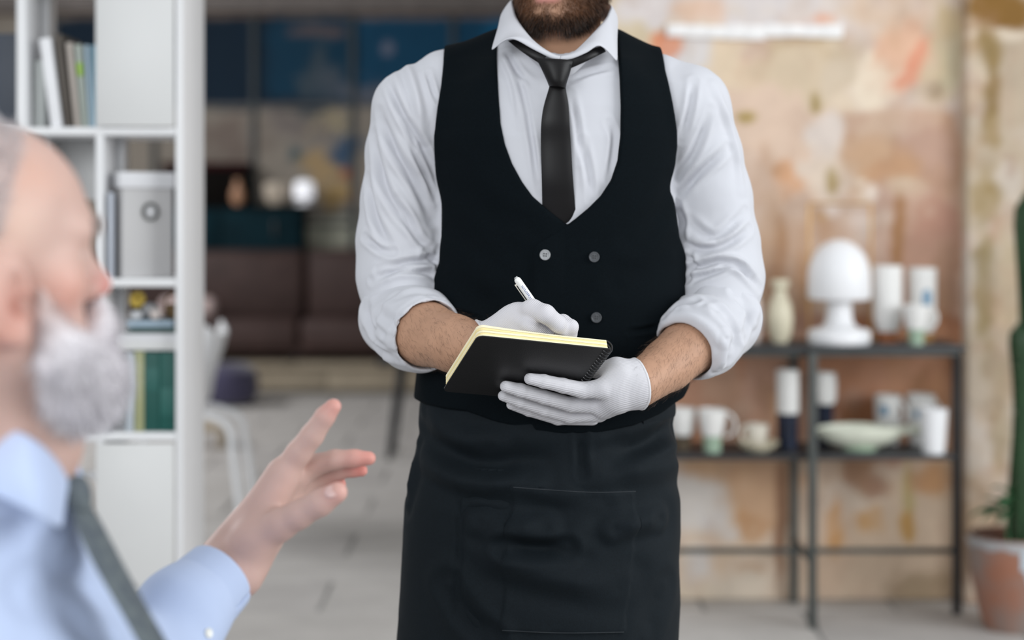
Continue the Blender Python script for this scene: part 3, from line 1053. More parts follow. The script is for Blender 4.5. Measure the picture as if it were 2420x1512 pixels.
vessel('tumbler', 'tall white tumbler on bare terracotta foot right of the lamp', 'cup', 2097, 5.10, z_top, [(24 * u, 0), (25 * u, 26 * u), (27 * u, 34 * u), (34 * u, 58 * u), (35 * u, 90 * u), (35 * u, 182 * u)], M_gloss, (26 * u, M_terra))
vessel('tumbler', 'tall white tumbler with blue brush mark at the right', 'cup', 2179, 5.14, z_top, [(25 * u, 0), (27 * u, 24 * u), (30 * u, 40 * u), (33 * u, 80 * u), (34 * u, 176 * u)], M_gloss, (22 * u, mat('ochre_glaze', (0.42, 0.22, 0.07), 0.6)), None, (104 * u, 22 * u, 44 * u, -math.pi / 2 + 0.12))
vessel('mug', 'small white mug with green foot before the blue-marked tumbler', 'mug', 2165, 5.00, z_top, [(17 * u, 0), (18 * u, 22 * u), (24 * u, 42 * u), (29 * u, 70 * u), (31 * u, 92 * u)], M_gloss, (36 * u, M_green), (30 * u, 62 * u, 24 * u, -0.2))
# middle shelf
vessel('cup', 'white cup with dark clay foot beside the apron on lower shelf', 'cup', 1612, 5.06, z_mid, [(20 * u, 0), (22 * u, 30 * u), (27 * u, 46 * u), (32 * u, 76 * u), (34 * u, 98 * u)], M_gloss, (36 * u, M_dkclay))
vessel('mug', 'white mug with green foot and right handle on lower shelf', 'mug', 1683, 5.02, z_mid, [(20 * u, 0), (21 * u, 30 * u), (27 * u, 52 * u), (32 * u, 80 * u), (34 * u, 100 * u)], M_gloss, (38 * u, M_green), (33 * u, 64 * u, 28 * u, -0.1))
sa = thing('saucer', 'cream saucer under the small cream cup on lower shelf', 'saucer', (tx(1792, 5.03), 5.03, z_mid))
MB().lathe(shell([(24 * u, 0), (28 * u, 4 * u), (46 * u, 16 * u), (50 * u, 24 * u)], 0.004), 36).build('dish', M_cream, sa)
vessel('teacup', 'small cream cup with left handle standing on cream saucer', 'cup', 1789, 5.03, z_mid + 0.0046, [(16 * u, 0), (18 * u, 14 * u), (24 * u, 30 * u), (27 * u, 60 * u)], mat('cream_cup', (0.74, 0.69, 0.60), 0.4), None, (26 * u, 38 * u, 20 * u, math.pi + 0.2))
vessel('goblet', 'tall white beaker on long navy foot left of steel leg', 'cup', 1861, 5.10, z_mid, [(24 * u, 0), (25 * u, 60 * u), (26 * u, 80 * u), (27 * u, 92 * u), (27 * u, 186 * u)], M_gloss, (84 * u, M_navy))
vessel('goblet', 'white rounded beaker on navy foot right of steel leg', 'cup', 1949, 5.19, z_mid, [(19 * u, 0), (20 * u, 70 * u), (21 * u, 92 * u), (28 * u, 112 * u), (29 * u, 150 * u), (26 * u, 174 * u)], M_gloss, (98 * u, M_navy))
# ladle-shaped serving bowl
sp = thing('serving_bowl', 'large pale green-white serving bowl with long handle on lower shelf', 'bowl', (tx(2030, 5.07), 5.07, z_mid))
def bowl_f(p):
    x, y, z = p[:, 0], p[:, 1], p[:, 2]
    o = ell(p, (0, 0, 58 * u), (108 * u, 54 * u, 58 * u))
    i = ell(p, (0, 0, 66 * u), (102 * u, 48 * u, 56 * u))
    top = z - (50 * u + 12 * u * np.clip((x + 60 * u) / (160 * u), 0, 1) * 0 + 8 * u * np.cos(x / (108 * u) * 1.5))
    d = smax(smax(o, -i, 0.004), top, 0.004)
    h = cone(p, V(80 * u, 0, 40 * u), V(165 * u, 0, 52 * u), 17 * u, 13 * u)
    h2 = smax(h, np.abs(z - 47 * u) - 11 * u, 0.004)
    return smin(d, h2, 0.010)
v, f = surf(bowl_f, (-0.17, -0.14, -0.01), (0.26, 0.14, 0.12), 0.0035)
v[:, 2] = np.maximum(v[:, 2] - v[:, 2].min(), 0.0005)
link('bowl', np_mesh('bowl', v, f), mat('pale_celadon', (0.72, 0.74, 0.62), 0.35, 0.5, var=0.08, vscale=16), sp)
MB().lathe([(0, 0), (40 * u, 0), (42 * u, 6 * u), (30 * u, 9 * u), (0, 9 * u)], 28).build('foot', M_green, sp)
vessel('mug', 'white mug with pale blue marks behind the serving bowl', 'mug', 2098, 5.20, z_mid, [(26 * u, 0), (30 * u, 40 * u), (32 * u, 90 * u), (33 * u, 118 * u)], M_gloss, None, (32 * u, 78 * u, 26 * u, -0.75), (84 * u, 20 * u, 26 * u, -math.pi / 2 - 0.5))
vessel('mug', 'white mug with grey brush band between bowl and white cup', 'mug', 2176, 5.20, z_mid, [(27 * u, 0), (32 * u, 40 * u), (34 * u, 90 * u), (35 * u, 120 * u)], M_gloss, None, (34 * u, 84 * u, 22 * u, 0.3), (76 * u, 30 * u, 20 * u, -math.pi / 2 - 0.3))
vessel('beaker', 'plain white flared beaker at the right end of lower shelf', 'cup', 2206, 4.995, z_mid, [(25 * u, 0), (28 * u, 30 * u), (33 * u, 104 * u)], M_lampw)

# ------------------------------------------------------------------ potted cactus
PY_ = 4.93
pc = thing('potted_cactus', 'tall dark green column cactus in glazed terracotta pot by the wall', 'plant', (bx(2392, PY_), PY_, 0))
w = PY_ / FPX
ph = bz(1262, PY_)
rp = 104 * w
MB().lathe([(0, 0), (rp * 0.62, 0), (rp * 0.74, ph * 0.2), (rp * 0.95, ph * 0.62), (rp * 1.0, ph * 0.86), (rp * 1.0, ph * 0.98), (rp * 0.97, ph), (rp * 0.88, ph), (rp * 0.88, ph * 0.84), (0, ph * 0.84)], 48).build('pot', mat('glazed_terracotta', (0.33, 0.14, 0.085), 0.5, 0.5, col2=(0.24, 0.20, 0.18), vscale=6), pc)
# pale glaze flowing down one side and around the collar
g = []
for i in range(25):
    a = -math.pi / 2 - 0.12 + i / 24 * 2.4
    lowz = ph * (0.30 + 0.25 * abs(math.sin(i * 0.9))) if i > 1 else ph * 0.7
    zz = np.linspace(ph * 0.985, lowz, 8)
    g.append([((np.interp(z, [0, ph * .2, ph * .62, ph * .86, ph], [rp * .62, rp * .74, rp * .95, rp, rp]) + 0.0015) * math.cos(a), (np.interp(z, [0, ph * .2, ph * .62, ph * .86, ph], [rp * .62, rp * .74, rp * .95, rp, rp]) + 0.0015) * math.sin(a), z) for z in zz])
MB().rows(g).build('glaze_run', mat('pale_blue_glaze', (0.48, 0.56, 0.62), 0.3, 0.5, var=0.1), pc)
g = []
for i in range(41):
    a = 2 * math.pi * i / 40
    g.append([((rp + 0.002) * math.cos(a), (rp + 0.002) * math.sin(a), ph * zq) for zq in (0.985, 0.90 + 0.02 * math.sin(i * 1.7))])
MB().rows(g).build('glaze_rim', mat('grey_glaze', (0.36, 0.36, 0.37), 0.4, 0.5, var=0.15), pc)
v, f = surf(lambda p: ell(p, (0, 0, 0), (rp * 0.87, rp * 0.87, 0.02)) + 0.006 * vnoise(p, 60, 2).astype(np.float32), (-rp, -rp, -0.04), (rp, rp, 0.04), 0.008)
link('soil', np_mesh('soil', v, f), mat('soil', (0.07, 0.025, 0.018), 0.95, var=0.3, vscale=40), pc, (0, 0, ph * 0.87))
M_cact = mat('cactus_skin', (0.010, 0.042, 0.010), 0.5, 0.4, var=0.35, vscale=9)
M_spine = mat('cactus_spine', (0.45, 0.40, 0.28), 0.6)
def column(x, y, z0, z1, r, name='stem', ribs=5, par=pc, ph0=0.0):
    n, seg = 22, 60
    g = []
    for i in range(n):
        t = i / (n - 1)
        z = z0 + (z1 - z0) * t
        e = r * (1.0 if t < 0.9 else math.sqrt(max(0.02, 1 - ((t - 0.9) / 0.1) ** 2))) * (0.86 + 0.14 * math.sin(7 * t + x * 9))
        g.append([(x + e * (0.74 + 0.30 * abs(math.cos(ribs * (a + ph0) / 2)) ** 0.7) * math.cos(a) + 0.012 * math.sin(3 * t), y + e * (0.74 + 0.30 * abs(math.cos(ribs * (a + ph0) / 2)) ** 0.7) * math.sin(a), z) for a in np.linspace(0, 2 * math.pi, seg, endpoint=False)])
    s = MB().rows(g, closed=True).build(name, M_cact, par)
    P, D = [], []
    for q in range(ribs):
        a = 2 * math.pi * q / ribs - ph0
        for z in np.arange(z0 + 0.04, z1 - 0.02, 0.035):
            for k in range(3):
                P.append((x + r * 0.98 * math.cos(a), y + r * 0.98 * math.sin(a), z))
                D.append((math.cos(a) + random.uniform(-.6, .6), math.sin(a) + random.uniform(-.6, .6), random.uniform(-.5, .5)))
    vv, ff, _ = ribbons(np.array(P), np.array(D), np.full(len(P), 0.018), 0.0012, None, 2)
    so = link('spines', np_mesh('spines', vv, ff), M_spine, s)
    so['kind'] = 'stuff'
zc = ph * 0.86
column(0.055, 0.03, zc, bz(452, PY_), 0.052, ph0=0.3)
column(0.008, -0.045, zc, bz(760, PY_), 0.040, ph0=0.9)
column(0.100, -0.06, zc, bz(600, PY_), 0.046, ph0=0.1)
M_leaf = mat('leaf', (0.05, 0.14, 0.06), 0.5, 0.4, var=0.3, vscale=30)
for k in range(12):
    a, el = random.uniform(2.0, 4.4), random.uniform(0.1, 0.9)
    L = random.uniform(0.07, 0.12)
    rows = []
    for i in range(7):
        t = i / 6
        wd = 0.018 * math.sin(math.pi * min(t * 0.94 + 0.03, 1))
        c = Vector((math.cos(a) * math.cos(el) * L * t, math.sin(a) * math.cos(el) * L * t, math.sin(el) * L * t - 0.05 * t * t))
        sd = Vector((-math.sin(a), math.cos(a), 0))
        rows.append([c - sd * wd + Vector((0, 0, 0.004)), c, c + sd * wd + Vector((0, 0, 0.004))])
    lf = MB().rows(rows).build('leaf', M_leaf, pc)
    lf.modifiers.new('thick', 'SOLIDIFY').thickness = 0.0012
    lf.location = (-0.03 + random.uniform(-0.01, 0.02), -0.06, bz(1180, PY_) + random.uniform(-0.05, 0.03))
for k in range(2):
    MB().tube([(-0.02 - 0.01 * k, -0.06, zc - 0.01), (-0.035, -0.062, zc + 0.06), (-0.03, -0.06, bz(1140, PY_))], 0.004, 6).build('stalk', M_leaf, pc)

# ------------------------------------------------------------------ far seating corner
sy = 11.95
def fxp(px, Y=12.0):
    return (px - PX0) / FPX * Y
def fzp(py, Y=12.0):
    return CAM_H - (py - PY0) / FPX * Y
M_leather = mat('brown_leather', (0.060, 0.036, 0.032), 0.6, 0.25, var=0.18, vscale=6, bump=0.3, bscale=50, bdist=0.004)
zp = plat_top
so = thing('sofa', 'long dark brown leather sofa on the timber platform at the back', 'sofa', (fxp(700), 12.15, zp))
sx0, sx1 = fxp(180) - so.location[0], fxp(1075) - so.location[0]
def cush(x0, x1, y0, y1, z0, z1, name, bev=0.05):
    m = MB().span(x0, x1, y0, y1, z0, z1, bev)
    return m.build(name, M_leather, so, angle=80)
zt_, zm, zb_ = fzp(592) - zp, fzp(748) - zp, fzp(838) - zp
cush(sx0, sx1, -0.30, 0.30, 0.05, max(0.12, zb_ + 0.06), 'base', 0.02)
cuts = [sx0, fxp(430) - so.location[0], fxp(714) - so.location[0], fxp(990) - so.location[0], sx1]
for a, b in zip(cuts, cuts[1:]):
    cush(a + 0.006, b - 0.006, 0.06, 0.30, zm - 0.04, zt_, 'back_cushion', 0.06)
    cush(a + 0.006, b - 0.006, -0.34, 0.10, zb_ + 0.04, zm, 'seat_cushion', 0.05)
for x in (sx0 + 0.15, 0, sx1 - 0.15):
    for yy in (-0.24, 0.24):
        MB().lathe([(0, 0), (0.02, 0), (0.026, 0.055), (0, 0.055)], 12, (x, yy, 0)).build('leg', M_steel, so)
pk = link('cushion', MB().box((0, 0, 0.075), (0.42, 0.16, 0.15), 0.065, seg=4).mesh('cushion', angle=80), mat('pale_pink_cloth', (0.60, 0.47, 0.45), 0.9), None, (fxp(444, 11.9), 11.92, zp + zm + 0.002))
tag(pk, 'pale pink cushion on the sofa, peeking past the bookcase', 'cushion')

sd = thing('sideboard', 'dark teal sideboard with black top behind the brown sofa', 'sideboard', (fxp(560, 12.6), 12.615, zp))
a0, a1 = fxp(330, 12.5) - sd.location[0], fxp(713, 12.5) - sd.location[0]
zh = fzp(484, 12.5) - zp
M_teal = mat('dark_teal', (0.0030, 0.018, 0.025), 0.8, 0.12, var=0.5, vscale=3)
MB().span(a0, a1, -0.115, 0.14, 0.0, zh - 0.03, 0.006).build('carcass', M_teal, sd)
MB().span(a0 - 0.01, a1 + 0.01, -0.13, 0.145, zh - 0.03, zh, 0.006).build('top', mat('black_top', (0.003, 0.004, 0.005), 0.8, 0.1), sd)
for k in range(2):
    q0 = a0 + 0.02 + k * (a1 - a0 - 0.02) / 2
    dr = MB().span(q0, q0 + (a1 - a0 - 0.06) / 2, -0.13, -0.1155, 0.04, zh - 0.05, 0.004).build('door', M_teal, sd)
    MB().span(q0 + 0.4, q0 + 0.42, -0.145, -0.13, zh - 0.25, zh - 0.12, 0.004).build('handle', M_steel, dr)
zsd = zp + zh
t = thing('record_cabinet', 'black wooden cabinet with dark red top on the sideboard', 'cabinet', (fxp(520, 12.6), 12.65, zsd))
h_ = fzp(384, 12.6) - zsd
M_blk = mat('black_wood', (0.004, 0.003, 0.0025), 0.8, 0.1)
MB().span(-0.45, 0.21, -0.05, 0.10, 0, h_ - 0.05, 0.006).build('body', M_blk, t)
MB().span(-0.46, 0.22, -0.06, 0.105, h_ - 0.05, h_, 0.008).build('top', mat('dark_red', (0.03, 0.004, 0.005), 0.8, 0.1), t)
MB().span(-0.42, 0.03, -0.056, -0.0505, 0.04, h_ - 0.09, 0.003).build('door', M_blk, t)
t = thing('vase', 'small orange-brown vase before the black cabinet on the sideboard', 'vase', (fxp(560, 12.5), 12.535, zsd))
MB().lathe(shell([(0.03, 0), (0.055, 0.05), (0.05, 0.10), (0.022, 0.17), (0.026, 0.20)], 0.004), 20).build('body', mat('orange_clay', (0.50, 0.27, 0.16), 0.5), t)
t = thing('bowl', 'beige round bowl on the sideboard left of the white lamp', 'bowl', (fxp(650, 12.5), 12.58, zsd))
MB().lathe(shell([(0.05, 0), (0.09, 0.05), (0.105, 0.13), (0.095, 0.17)], 0.006), 24).build('body', mat('beige_clay', (0.55, 0.47, 0.38), 0.6), t)
t = thing('table_lamp', 'small bright white lamp at right end of the sideboard', 'lamp', (fxp(716, 12.5), 12.575, zsd))
MB().lathe([(0, 0), (0.07, 0), (0.07, 0.02), (0.02, 0.03), (0.016, 0.06), (0, 0.06)], 24).build('base', M_lampw, t)
le = mat('lit_shade', (0.9, 0.9, 0.92), 0.6)
le.node_tree.nodes['Principled BSDF'].inputs['Emission Color'].default_value = (0.9, 0.92, 1.0, 1)
le.node_tree.nodes['Principled BSDF'].inputs['Emission Strength'].default_value = 0.4
MB().lathe([(0, 0.05), (0.075, 0.05), (0.08, 0.08), (0.076, 0.17), (0.05, 0.19), (0, 0.195)], 28).build('lamp_shade', le, t)

# low black side table and purple pouf
st_ = thing('side_table', 'low black side table on slim legs before the sofa', 'table', (fxp(905, 8.4), 8.55, 0))
ztb = fzp(850, 8.4)
MB().span(-0.03, 0.35, -0.17, 0.17, ztb - 0.03, ztb, 0.008).build('tabletop', M_steel, st_)
for sx, yy, dx in ((0.055, -0.15, -0.05), (0.31, -0.15, 0.04), (0.055, 0.13, -0.05), (0.31, 0.13, 0.04)):
    MB().tube([(sx + 0.04 * (dx < 0), yy, ztb - 0.028), (sx + dx + 0.025, yy, 0.0)], [0.022, 0.016], 10).build('leg', M_steel, st_)
pf_ = thing('pouf', 'round purple-navy pouf on the floor before the timber platform', 'pouf', (fxp(530, 10.9), 10.9, 0))
MB().lathe([(0, 0.0), (0.16, 0.0), (0.215, 0.04), (0.235, 0.13), (0.215, 0.23), (0.15, 0.275), (0, 0.285)], 36).build('body', mat('purple_felt', (0.055, 0.050, 0.10), 0.9, sheen=0.3, var=0.15), pf_)
MB().lathe([(0, 0.283), (0.018, 0.285), (0.018, 0.292), (0, 0.294)], 14).build('button', mat('purple_button', (0.04, 0.035, 0.08), 0.6), pf_)
wb = link('wooden_stool', MB().span(-0.10, 0.10, -0.1, 0.1, 0, 0.035, 0.01).mesh('wooden_stool'), mat('tan_wood', (0.44, 0.36, 0.26), 0.7), None, None)
wb.name = 'seat'
ws = thing('footstool', 'small tan wooden footstool on the floor behind the white chair', 'stool', (fxp(497, 8.9), 8.9, 0))
wb.parent = ws
wb.location = (0, 0, fzp(1000, 8.9) - 0.035)
for sx in (-0.075, 0.075):
    for yy in (-0.075, 0.075):
        MB().span(sx - 0.016, sx + 0.016, yy - 0.016, yy + 0.016, 0, fzp(1000, 8.9) - 0.033, 0.003).build('leg', wb.data.materials[0], ws)

# white moulded chair beyond the bookcase
CY = 6.6
ch = thing('moulded_chair', 'white moulded plastic chair with flared back beyond the bookcase', 'chair', (fxp(400, CY), CY, 0))
M_pp = mat('white_polymer', (0.88, 0.89, 0.91), 0.4, 0.5)
def cl(px, py):
    return fxp(px, CY) - ch.location[0], fzp(py, CY)
prof = spline([cl(330, 950), cl(400, 968), cl(455, 966), cl(484, 940), cl(500, 890), cl(519, 825), cl(533, 762)], 6)
rows = []
for j, (x, z) in enumerate(prof):
    t = j / (len(prof) - 1)
    hw = 0.20 - 0.02 * t
    rr = []
    for s in np.linspace(-1, 1, 13):
        cup = 0.05 * s * s * (0.2 if t < 0.4 else min(1, (t - 0.4) * 2.5))
        dip = -0.05 * max(0, t - 0.75) * 4 * (1 - s * s) * 0.9
        rr.append((x - cup, hw * s, z + 0.02 * s * s * (t < 0.4) + dip))
    rows.append(rr)
shell_ = MB().rows(rows).build('shell', M_pp, ch, angle=80)
md = shell_.modifiers.new('thick', 'SOLIDIFY')
md.thickness = 0.012
md.offset = 0
for s in (-1, 1):
    a, b, c, d, e = cl(470, 965), cl(525, 980), cl(556, 1004), cl(566, 1060), cl(590, 1262)
    MB().tube([(p[0], s * (0.12 + 0.02 * k), p[1]) for k, p in enumerate(spline([a, b, c, d, (e[0] + 0.0, 0.012)], 5)[:] )] if False else
              [(p[0], s * (0.12 + 0.05 * i / 20), max(p[1], 0.012)) for i, p in enumerate(spline([a, b, c, d, (e[0], 0.012)], 5))], 0.0155, 10).build('leg', M_pp, ch)
    a, b, c, d = cl(450, 972), cl(345, 985), cl(322, 1010), (cl(300, 1262)[0], 0.012)
    MB().tube([(p[0], s * (0.12 + 0.05 * i / 15), max(p[1], 0.012)) for i, p in enumerate(spline([a, b, c, d], 5))], 0.0155, 10).build('leg', M_pp, ch)

# ================================================================== heads
def head_field(q, ear=(0.0, 0.0, 1.0), fore=0.0):
    """q columns: forward, side(left +), up; metres; origin at the middle of the skull"""
    f, s, u = q[:, 0], q[:, 1], q[:, 2]
    m = np.stack([f, np.abs(s), u], -1)
    d = ell(q, (-0.012 + fore, 0, 0.034), (0.098, 0.076, 0.083))
    d = smin(d, ell(q, (0.026, 0, -0.030), (0.064, 0.058, 0.080)), 0.03)
    d = smin(d, cone(m, (-0.004, 0.050, -0.056), (0.066, 0.012, -0.096), 0.022, 0.017), 0.03)
    d = smin(d, sphere(q, (0.074, 0, -0.094), 0.018), 0.02)
    d = smin(d, cone(m, (0.082 + 0.8 * fore, 0.004, 0.024), (0.066 + 0.8 * fore, 0.044, 0.022), 0.012, 0.012), 0.018)
    d = smin(d, sphere(m, (0.058, 0.044, -0.020), 0.021), 0.02)
    d = smin(d, ell(q, (0.070, 0, -0.063), (0.024, 0.030, 0.026)), 0.018)
    d = smax(d, -ell(m, (0.096, 0.031, 0.003), (0.018, 0.017, 0.012)), 0.014)
    d = smin(d, sphere(m, (0.0735, 0.031, 0.002), 0.0128), 0.003)
    d = smin(d, cone(q, (0.086, 0, 0.014), (0.110, 0, -0.026), 0.0075, 0.0115), 0.012)
    d = smin(d, sphere(m, (0.098, 0.011, -0.030), 0.0085), 0.008)
    d = smin(d, ell(m, (0.0925, 0.006, -0.0630), (0.008, 0.020, 0.0048)), 0.005)
    d = smin(d, ell(q, (0.0915, 0, -0.0730), (0.008, 0.018, 0.0056)), 0.005)
    d = smax(d, -ell(q, (0.101, 0, -0.0678), (0.008, 0.024, 0.0014)), 0.003)
    if ear:
        m = (m - np.array((-0.012 + ear[0], 0.078, ear[1]), np.float32)) / np.float32(ear[2]) + np.array((-0.012, 0.078, 0.0), np.float32)
        e = ell(m, (-0.012, 0.078, 0.000), (0.019, 0.0085, 0.033))
        e = smin(e, sphere(m, (-0.004, 0.076, -0.030), 0.0085), 0.010)
        e = smax(e, -ell(m, (-0.004, 0.089, 0.002), (0.0095, 0.012, 0.018)), 0.004)
        e = smax(e, -sphere(m, (0.001, 0.082, -0.008), 0.0075), 0.004)
        d = smin(d, e, 0.006)
    return d

def frame_from(fwd, up=(0, 0, 1)):
    fwd = np.asarray(fwd, float)
    fwd /= np.linalg.norm(fwd)
    left = np.cross(up, fwd)
    left /= np.linalg.norm(left)
    return np.stack([fwd, left, np.cross(fwd, left)])      # rows: forward, left, up

def to_local(p, org, R):
    return ((p - np.asarray(org, np.float32)) @ R.T.astype(np.float32))

def to_world(q, org, R):
    return np.asarray(org) + np.asarray(q) @ R

def rpx(r, Y):
    return r * Y / FPX

# ================================================================== the waiter
WY = 2.43
def wz(py, Y=WY):
    return CAM_H - (py - PY0) / FPX * Y
def wx(px, Y=WY):
    return (px - PX0) / FPX * Y

# --- torso as stacked cross-sections: (py, left px, right px, half depth)
TORSO = [(96, 1235, 1420, .060), (118, 1195, 1450, .072), (150, 1130, 1510, .088), (200, 1068, 1572, .104), (260, 1040, 1597, .114), (330, 1027, 1602, .120), (430, 1038, 1593, .120),
         (560, 1044, 1596, .113), (700, 1030, 1597, .112), (850, 1004, 1602, .117), (950, 993, 1603, .121), (1050, 988, 1598, .124), (1180, 966, 1602, .128), (1350, 952, 1604, .128), (1512, 948, 1598, .120)]
tz_ = np.array([wz(r[0]) for r in TORSO])[::-1]
ta_ = np.array([(wx(r[2]) - wx(r[1])) / 2 for r in TORSO])[::-1]
tc_ = np.array([(wx(r[2]) + wx(r[1])) / 2 for r in TORSO])[::-1]
tb_ = np.array([r[3] for r in TORSO])[::-1]
def stack(p, grow=0.0, z_lo=None, z_hi=None, ex=2.3):
    z = p[:, 2]
    a = np.interp(z, tz_, ta_) + grow
    b = np.interp(z, tz_, tb_) + grow
    c = np.interp(z, tz_, tc_)
    r = (np.abs((p[:, 0] - c) / a) ** ex + np.abs((p[:, 1] - WY) / b) ** ex) ** (1 / ex)
    d = ((r - 1) * np.minimum(a, b)).astype(np.float32)
    if z_hi is not None:
        d = smax(d, (z - z_hi).astype(np.float32), 0.03)
    if z_lo is not None:
        d = np.maximum(d, (z_lo - z).astype(np.float32))
    return d

def A(px, py, dy=0.0):
    return at(px, py, WY + dy)
YOKE_L = [(A(1192, 146, .01), rpx(60, WY)), (A(1050, 192, .005), rpx(70, WY)), (A(984, 256), rpx(97, WY))]
YOKE_R = [(A(1438, 158, .01), rpx(60, WY)), (A(1560, 200, .005), rpx(68, WY)), (A(1624, 260), rpx(92, WY))]
def torso(p, grow=0.0):
    d = stack(p, grow, None, wz(100))
    d = smin(d, chain(p, YOKE_L, 0.008) - grow, 0.035)
    d = smin(d, chain(p, YOKE_R, 0.008) - grow, 0.035)
    return smin(d, cone(p, A(1200, 150, .01), A(1435, 158, .01), rpx(58, WY), rpx(58, WY)) - grow, 0.035)

def arm_pts(rows):
    return [(at(px, py, Y), rpx(r, Y)) for px, py, Y, r in rows]
# sleeves (outer), forearms, hands are given as joints: (px, py, depth, radius in px)
SLV_L = arm_pts([(978, 262, 2.43, 94), (956, 360, 2.435, 88), (948, 470, 2.44, 92), (945, 570, 2.44, 100), (942, 655, 2.43, 96), (950, 720, 2.41, 92)])
SLV_R = arm_pts([(1628, 248, 2.43, 93), (1662, 360, 2.435, 86), (1682, 470, 2.44, 92), (1692, 570, 2.44, 99), (1706, 655, 2.43, 97), (1702, 720, 2.41, 92)])
CUF_L = arm_pts([(944, 752, 2.405, 97), (978, 774, 2.36, 94), (1012, 794, 2.31, 90)])
CUF_R = arm_pts([(1704, 752, 2.405, 98), (1668, 786, 2.36, 94), (1628, 818, 2.31, 88)])
FOR_L = arm_pts([(945, 735, 2.42, 74), (1005, 788, 2.32, 75), (1075, 812, 2.262, 67), (1150, 830, 2.21, 53)])
FOR_R = arm_pts([(1708, 735, 2.42, 70), (1640, 808, 2.34, 70), (1578, 862, 2.285, 61), (1512, 908, 2.228, 53)])
UPP_L = arm_pts([(985, 275, 2.43, 66), (952, 450, 2.44, 62), (945, 735, 2.42, 60)])
UPP_R = arm_pts([(1614, 280, 2.43, 66), (1680, 450, 2.44, 62), (1708, 735, 2.42, 60)])

# --- the notebook's place in space
NB_O = at(1132, 792, 2.085)
NB_C = [np.array(c) for c in ([-0.0444, 2.0845, 1.0999], [0.1359, 2.1551, 1.0764], [0.0855, 2.2562, 0.9937], [-0.0947, 2.1856, 1.0172])]
NB_O = NB_C[0]
NB_U = NB_C[1] - NB_C[0]
NB_W = np.linalg.norm(NB_U)
NB_U = NB_U / NB_W
NB_V = NB_C[3] - NB_C[0]
NB_V = NB_V - NB_U * (NB_V @ NB_U)
NB_H = np.linalg.norm(NB_V)
NB_V /= NB_H
NB_N = np.cross(NB_U, NB_V)        # towards the pages
if NB_N[2] < 0:
    NB_N = -NB_N
NB_T = 0.0160
def on_book(px, py, off):
    """point of a line of sight lying off metres outside the cover plane (negative: above the pages)"""
    d = np.array([(px - PX0) / FPX, 1.0, -(py - PY0) / FPX])
    o = np.array([0, 0, CAM_H])
    p0 = NB_O - NB_N * off
    t = ((p0 - o) @ NB_N) / (d @ NB_N)
    return o + d * t

def fing(rows, base=None):
    out = []
    for px, py, r in rows:
        Yg = 2.15
        rr = rpx(r, Yg)
        out.append((on_book(px, py, rr + 0.0018), rr))
    return out
# left hand under the notebook
def lerpY(px, py, Y, r):
    return (at(px, py, Y), rpx(r, Y))
HL_I = fing([(1252, 895, 14), (1285, 901, 16.5), (1330, 911, 18), (1378, 922, 20), (1425, 918, 24)])
HL_M = fing([(1195, 913, 14), (1230, 922, 16.5), (1285, 938, 17.5), (1350, 956, 19), (1420, 955, 24)])
HL_R = fing([(1189, 935, 13), (1228, 948, 15.5), (1285, 967, 17), (1345, 983, 18), (1415, 975, 22)])
HL_P = [(c + np.array([0, 0.004, 0]), r) for c, r in fing([(1208, 957, 12), (1250, 971, 14), (1318, 990, 15.5), (1400, 988, 19)])]
HL_PALM = [[HL_I[-1], lerpY(1470, 890, 2.214, 35), lerpY(1506, 904, 2.226, 47)],
           [HL_M[-1], lerpY(1465, 922, 2.216, 35), lerpY(1506, 908, 2.226, 47)],
           [HL_R[-1], lerpY(1460, 945, 2.220, 31), lerpY(1502, 914, 2.228, 45)]]
HL_T = [(on_book(1372, 872, -0.026), 0.0085), (on_book(1410, 874, -0.024), 0.0105), lerpY(1455, 868, 2.220, 22), lerpY(1486, 882, 2.222, 30)]
def hand_l(p, g=0.0):
    d = union([chain(p, c, 0.004) for c in HL_PALM], 0.016)
    for c in (HL_I, HL_M, HL_R, HL_P):
        d = smin(d, chain(p, c, 0.003), 0.005)
    d = smin(d, chain(p, HL_T, 0.006), 0.012)
    return d - g
# right hand writing on the pages
PEN_A = at(1220, 657, 2.155)
PEN_B = on_book(1331, 816, -NB_T - 0.001)
def pen_at(t):
    return PEN_A + (PEN_B - PEN_A) * t
HR_W = lerpY(1160, 822, 2.185, 50)
HR_I = [lerpY(1228, 742, 2.165, 25), lerpY(1258, 731, 2.142, 24), lerpY(1290, 742, 2.126, 22), lerpY(1318, 765, 2.124, 20.5), lerpY(1340, 792, 2.128, 17)]
HR_T = [lerpY(1215, 790, 2.185, 27), lerpY(1285, 778, 2.175, 20), lerpY(1330, 762, 2.160, 19), lerpY(1350, 772, 2.152, 16.5), lerpY(1350, 790, 2.146, 15)]
HR_M = [lerpY(1212, 752, 2.168, 27), lerpY(1250, 768, 2.140, 22), lerpY(1290, 793, 2.132, 19), lerpY(1318, 818, 2.136, 16)]
HR_R = [lerpY(1202, 768, 2.170, 26), lerpY(1235, 788, 2.144, 20), lerpY(1270, 815, 2.138, 17), lerpY(1285, 838, 2.146, 15)]
HR_P = [lerpY(1196, 785, 2.172, 24), lerpY(1222, 808, 2.150, 18), lerpY(1250, 832, 2.146, 15), lerpY(1258, 850, 2.152, 13)]
def lift(c):
    p_, r = c
    h = (p_ - NB_O) @ NB_N
    need = NB_T + 0.0025 + r * 0.92
    if h >= need:
        return c
    d = p_ - np.array([0, 0, CAM_H])
    d /= np.linalg.norm(d)
    return (p_ + d * (need - h) / (d @ NB_N), r)
HR_W = lift(HR_W)
HR_I, HR_T, HR_M, HR_R, HR_P = [[lift(c) for c in C] for C in (HR_I, HR_T, HR_M, HR_R, HR_P)]
FOR_L[3] = (HR_W[0] - np.array([0.004, 0, 0]), FOR_L[3][1])
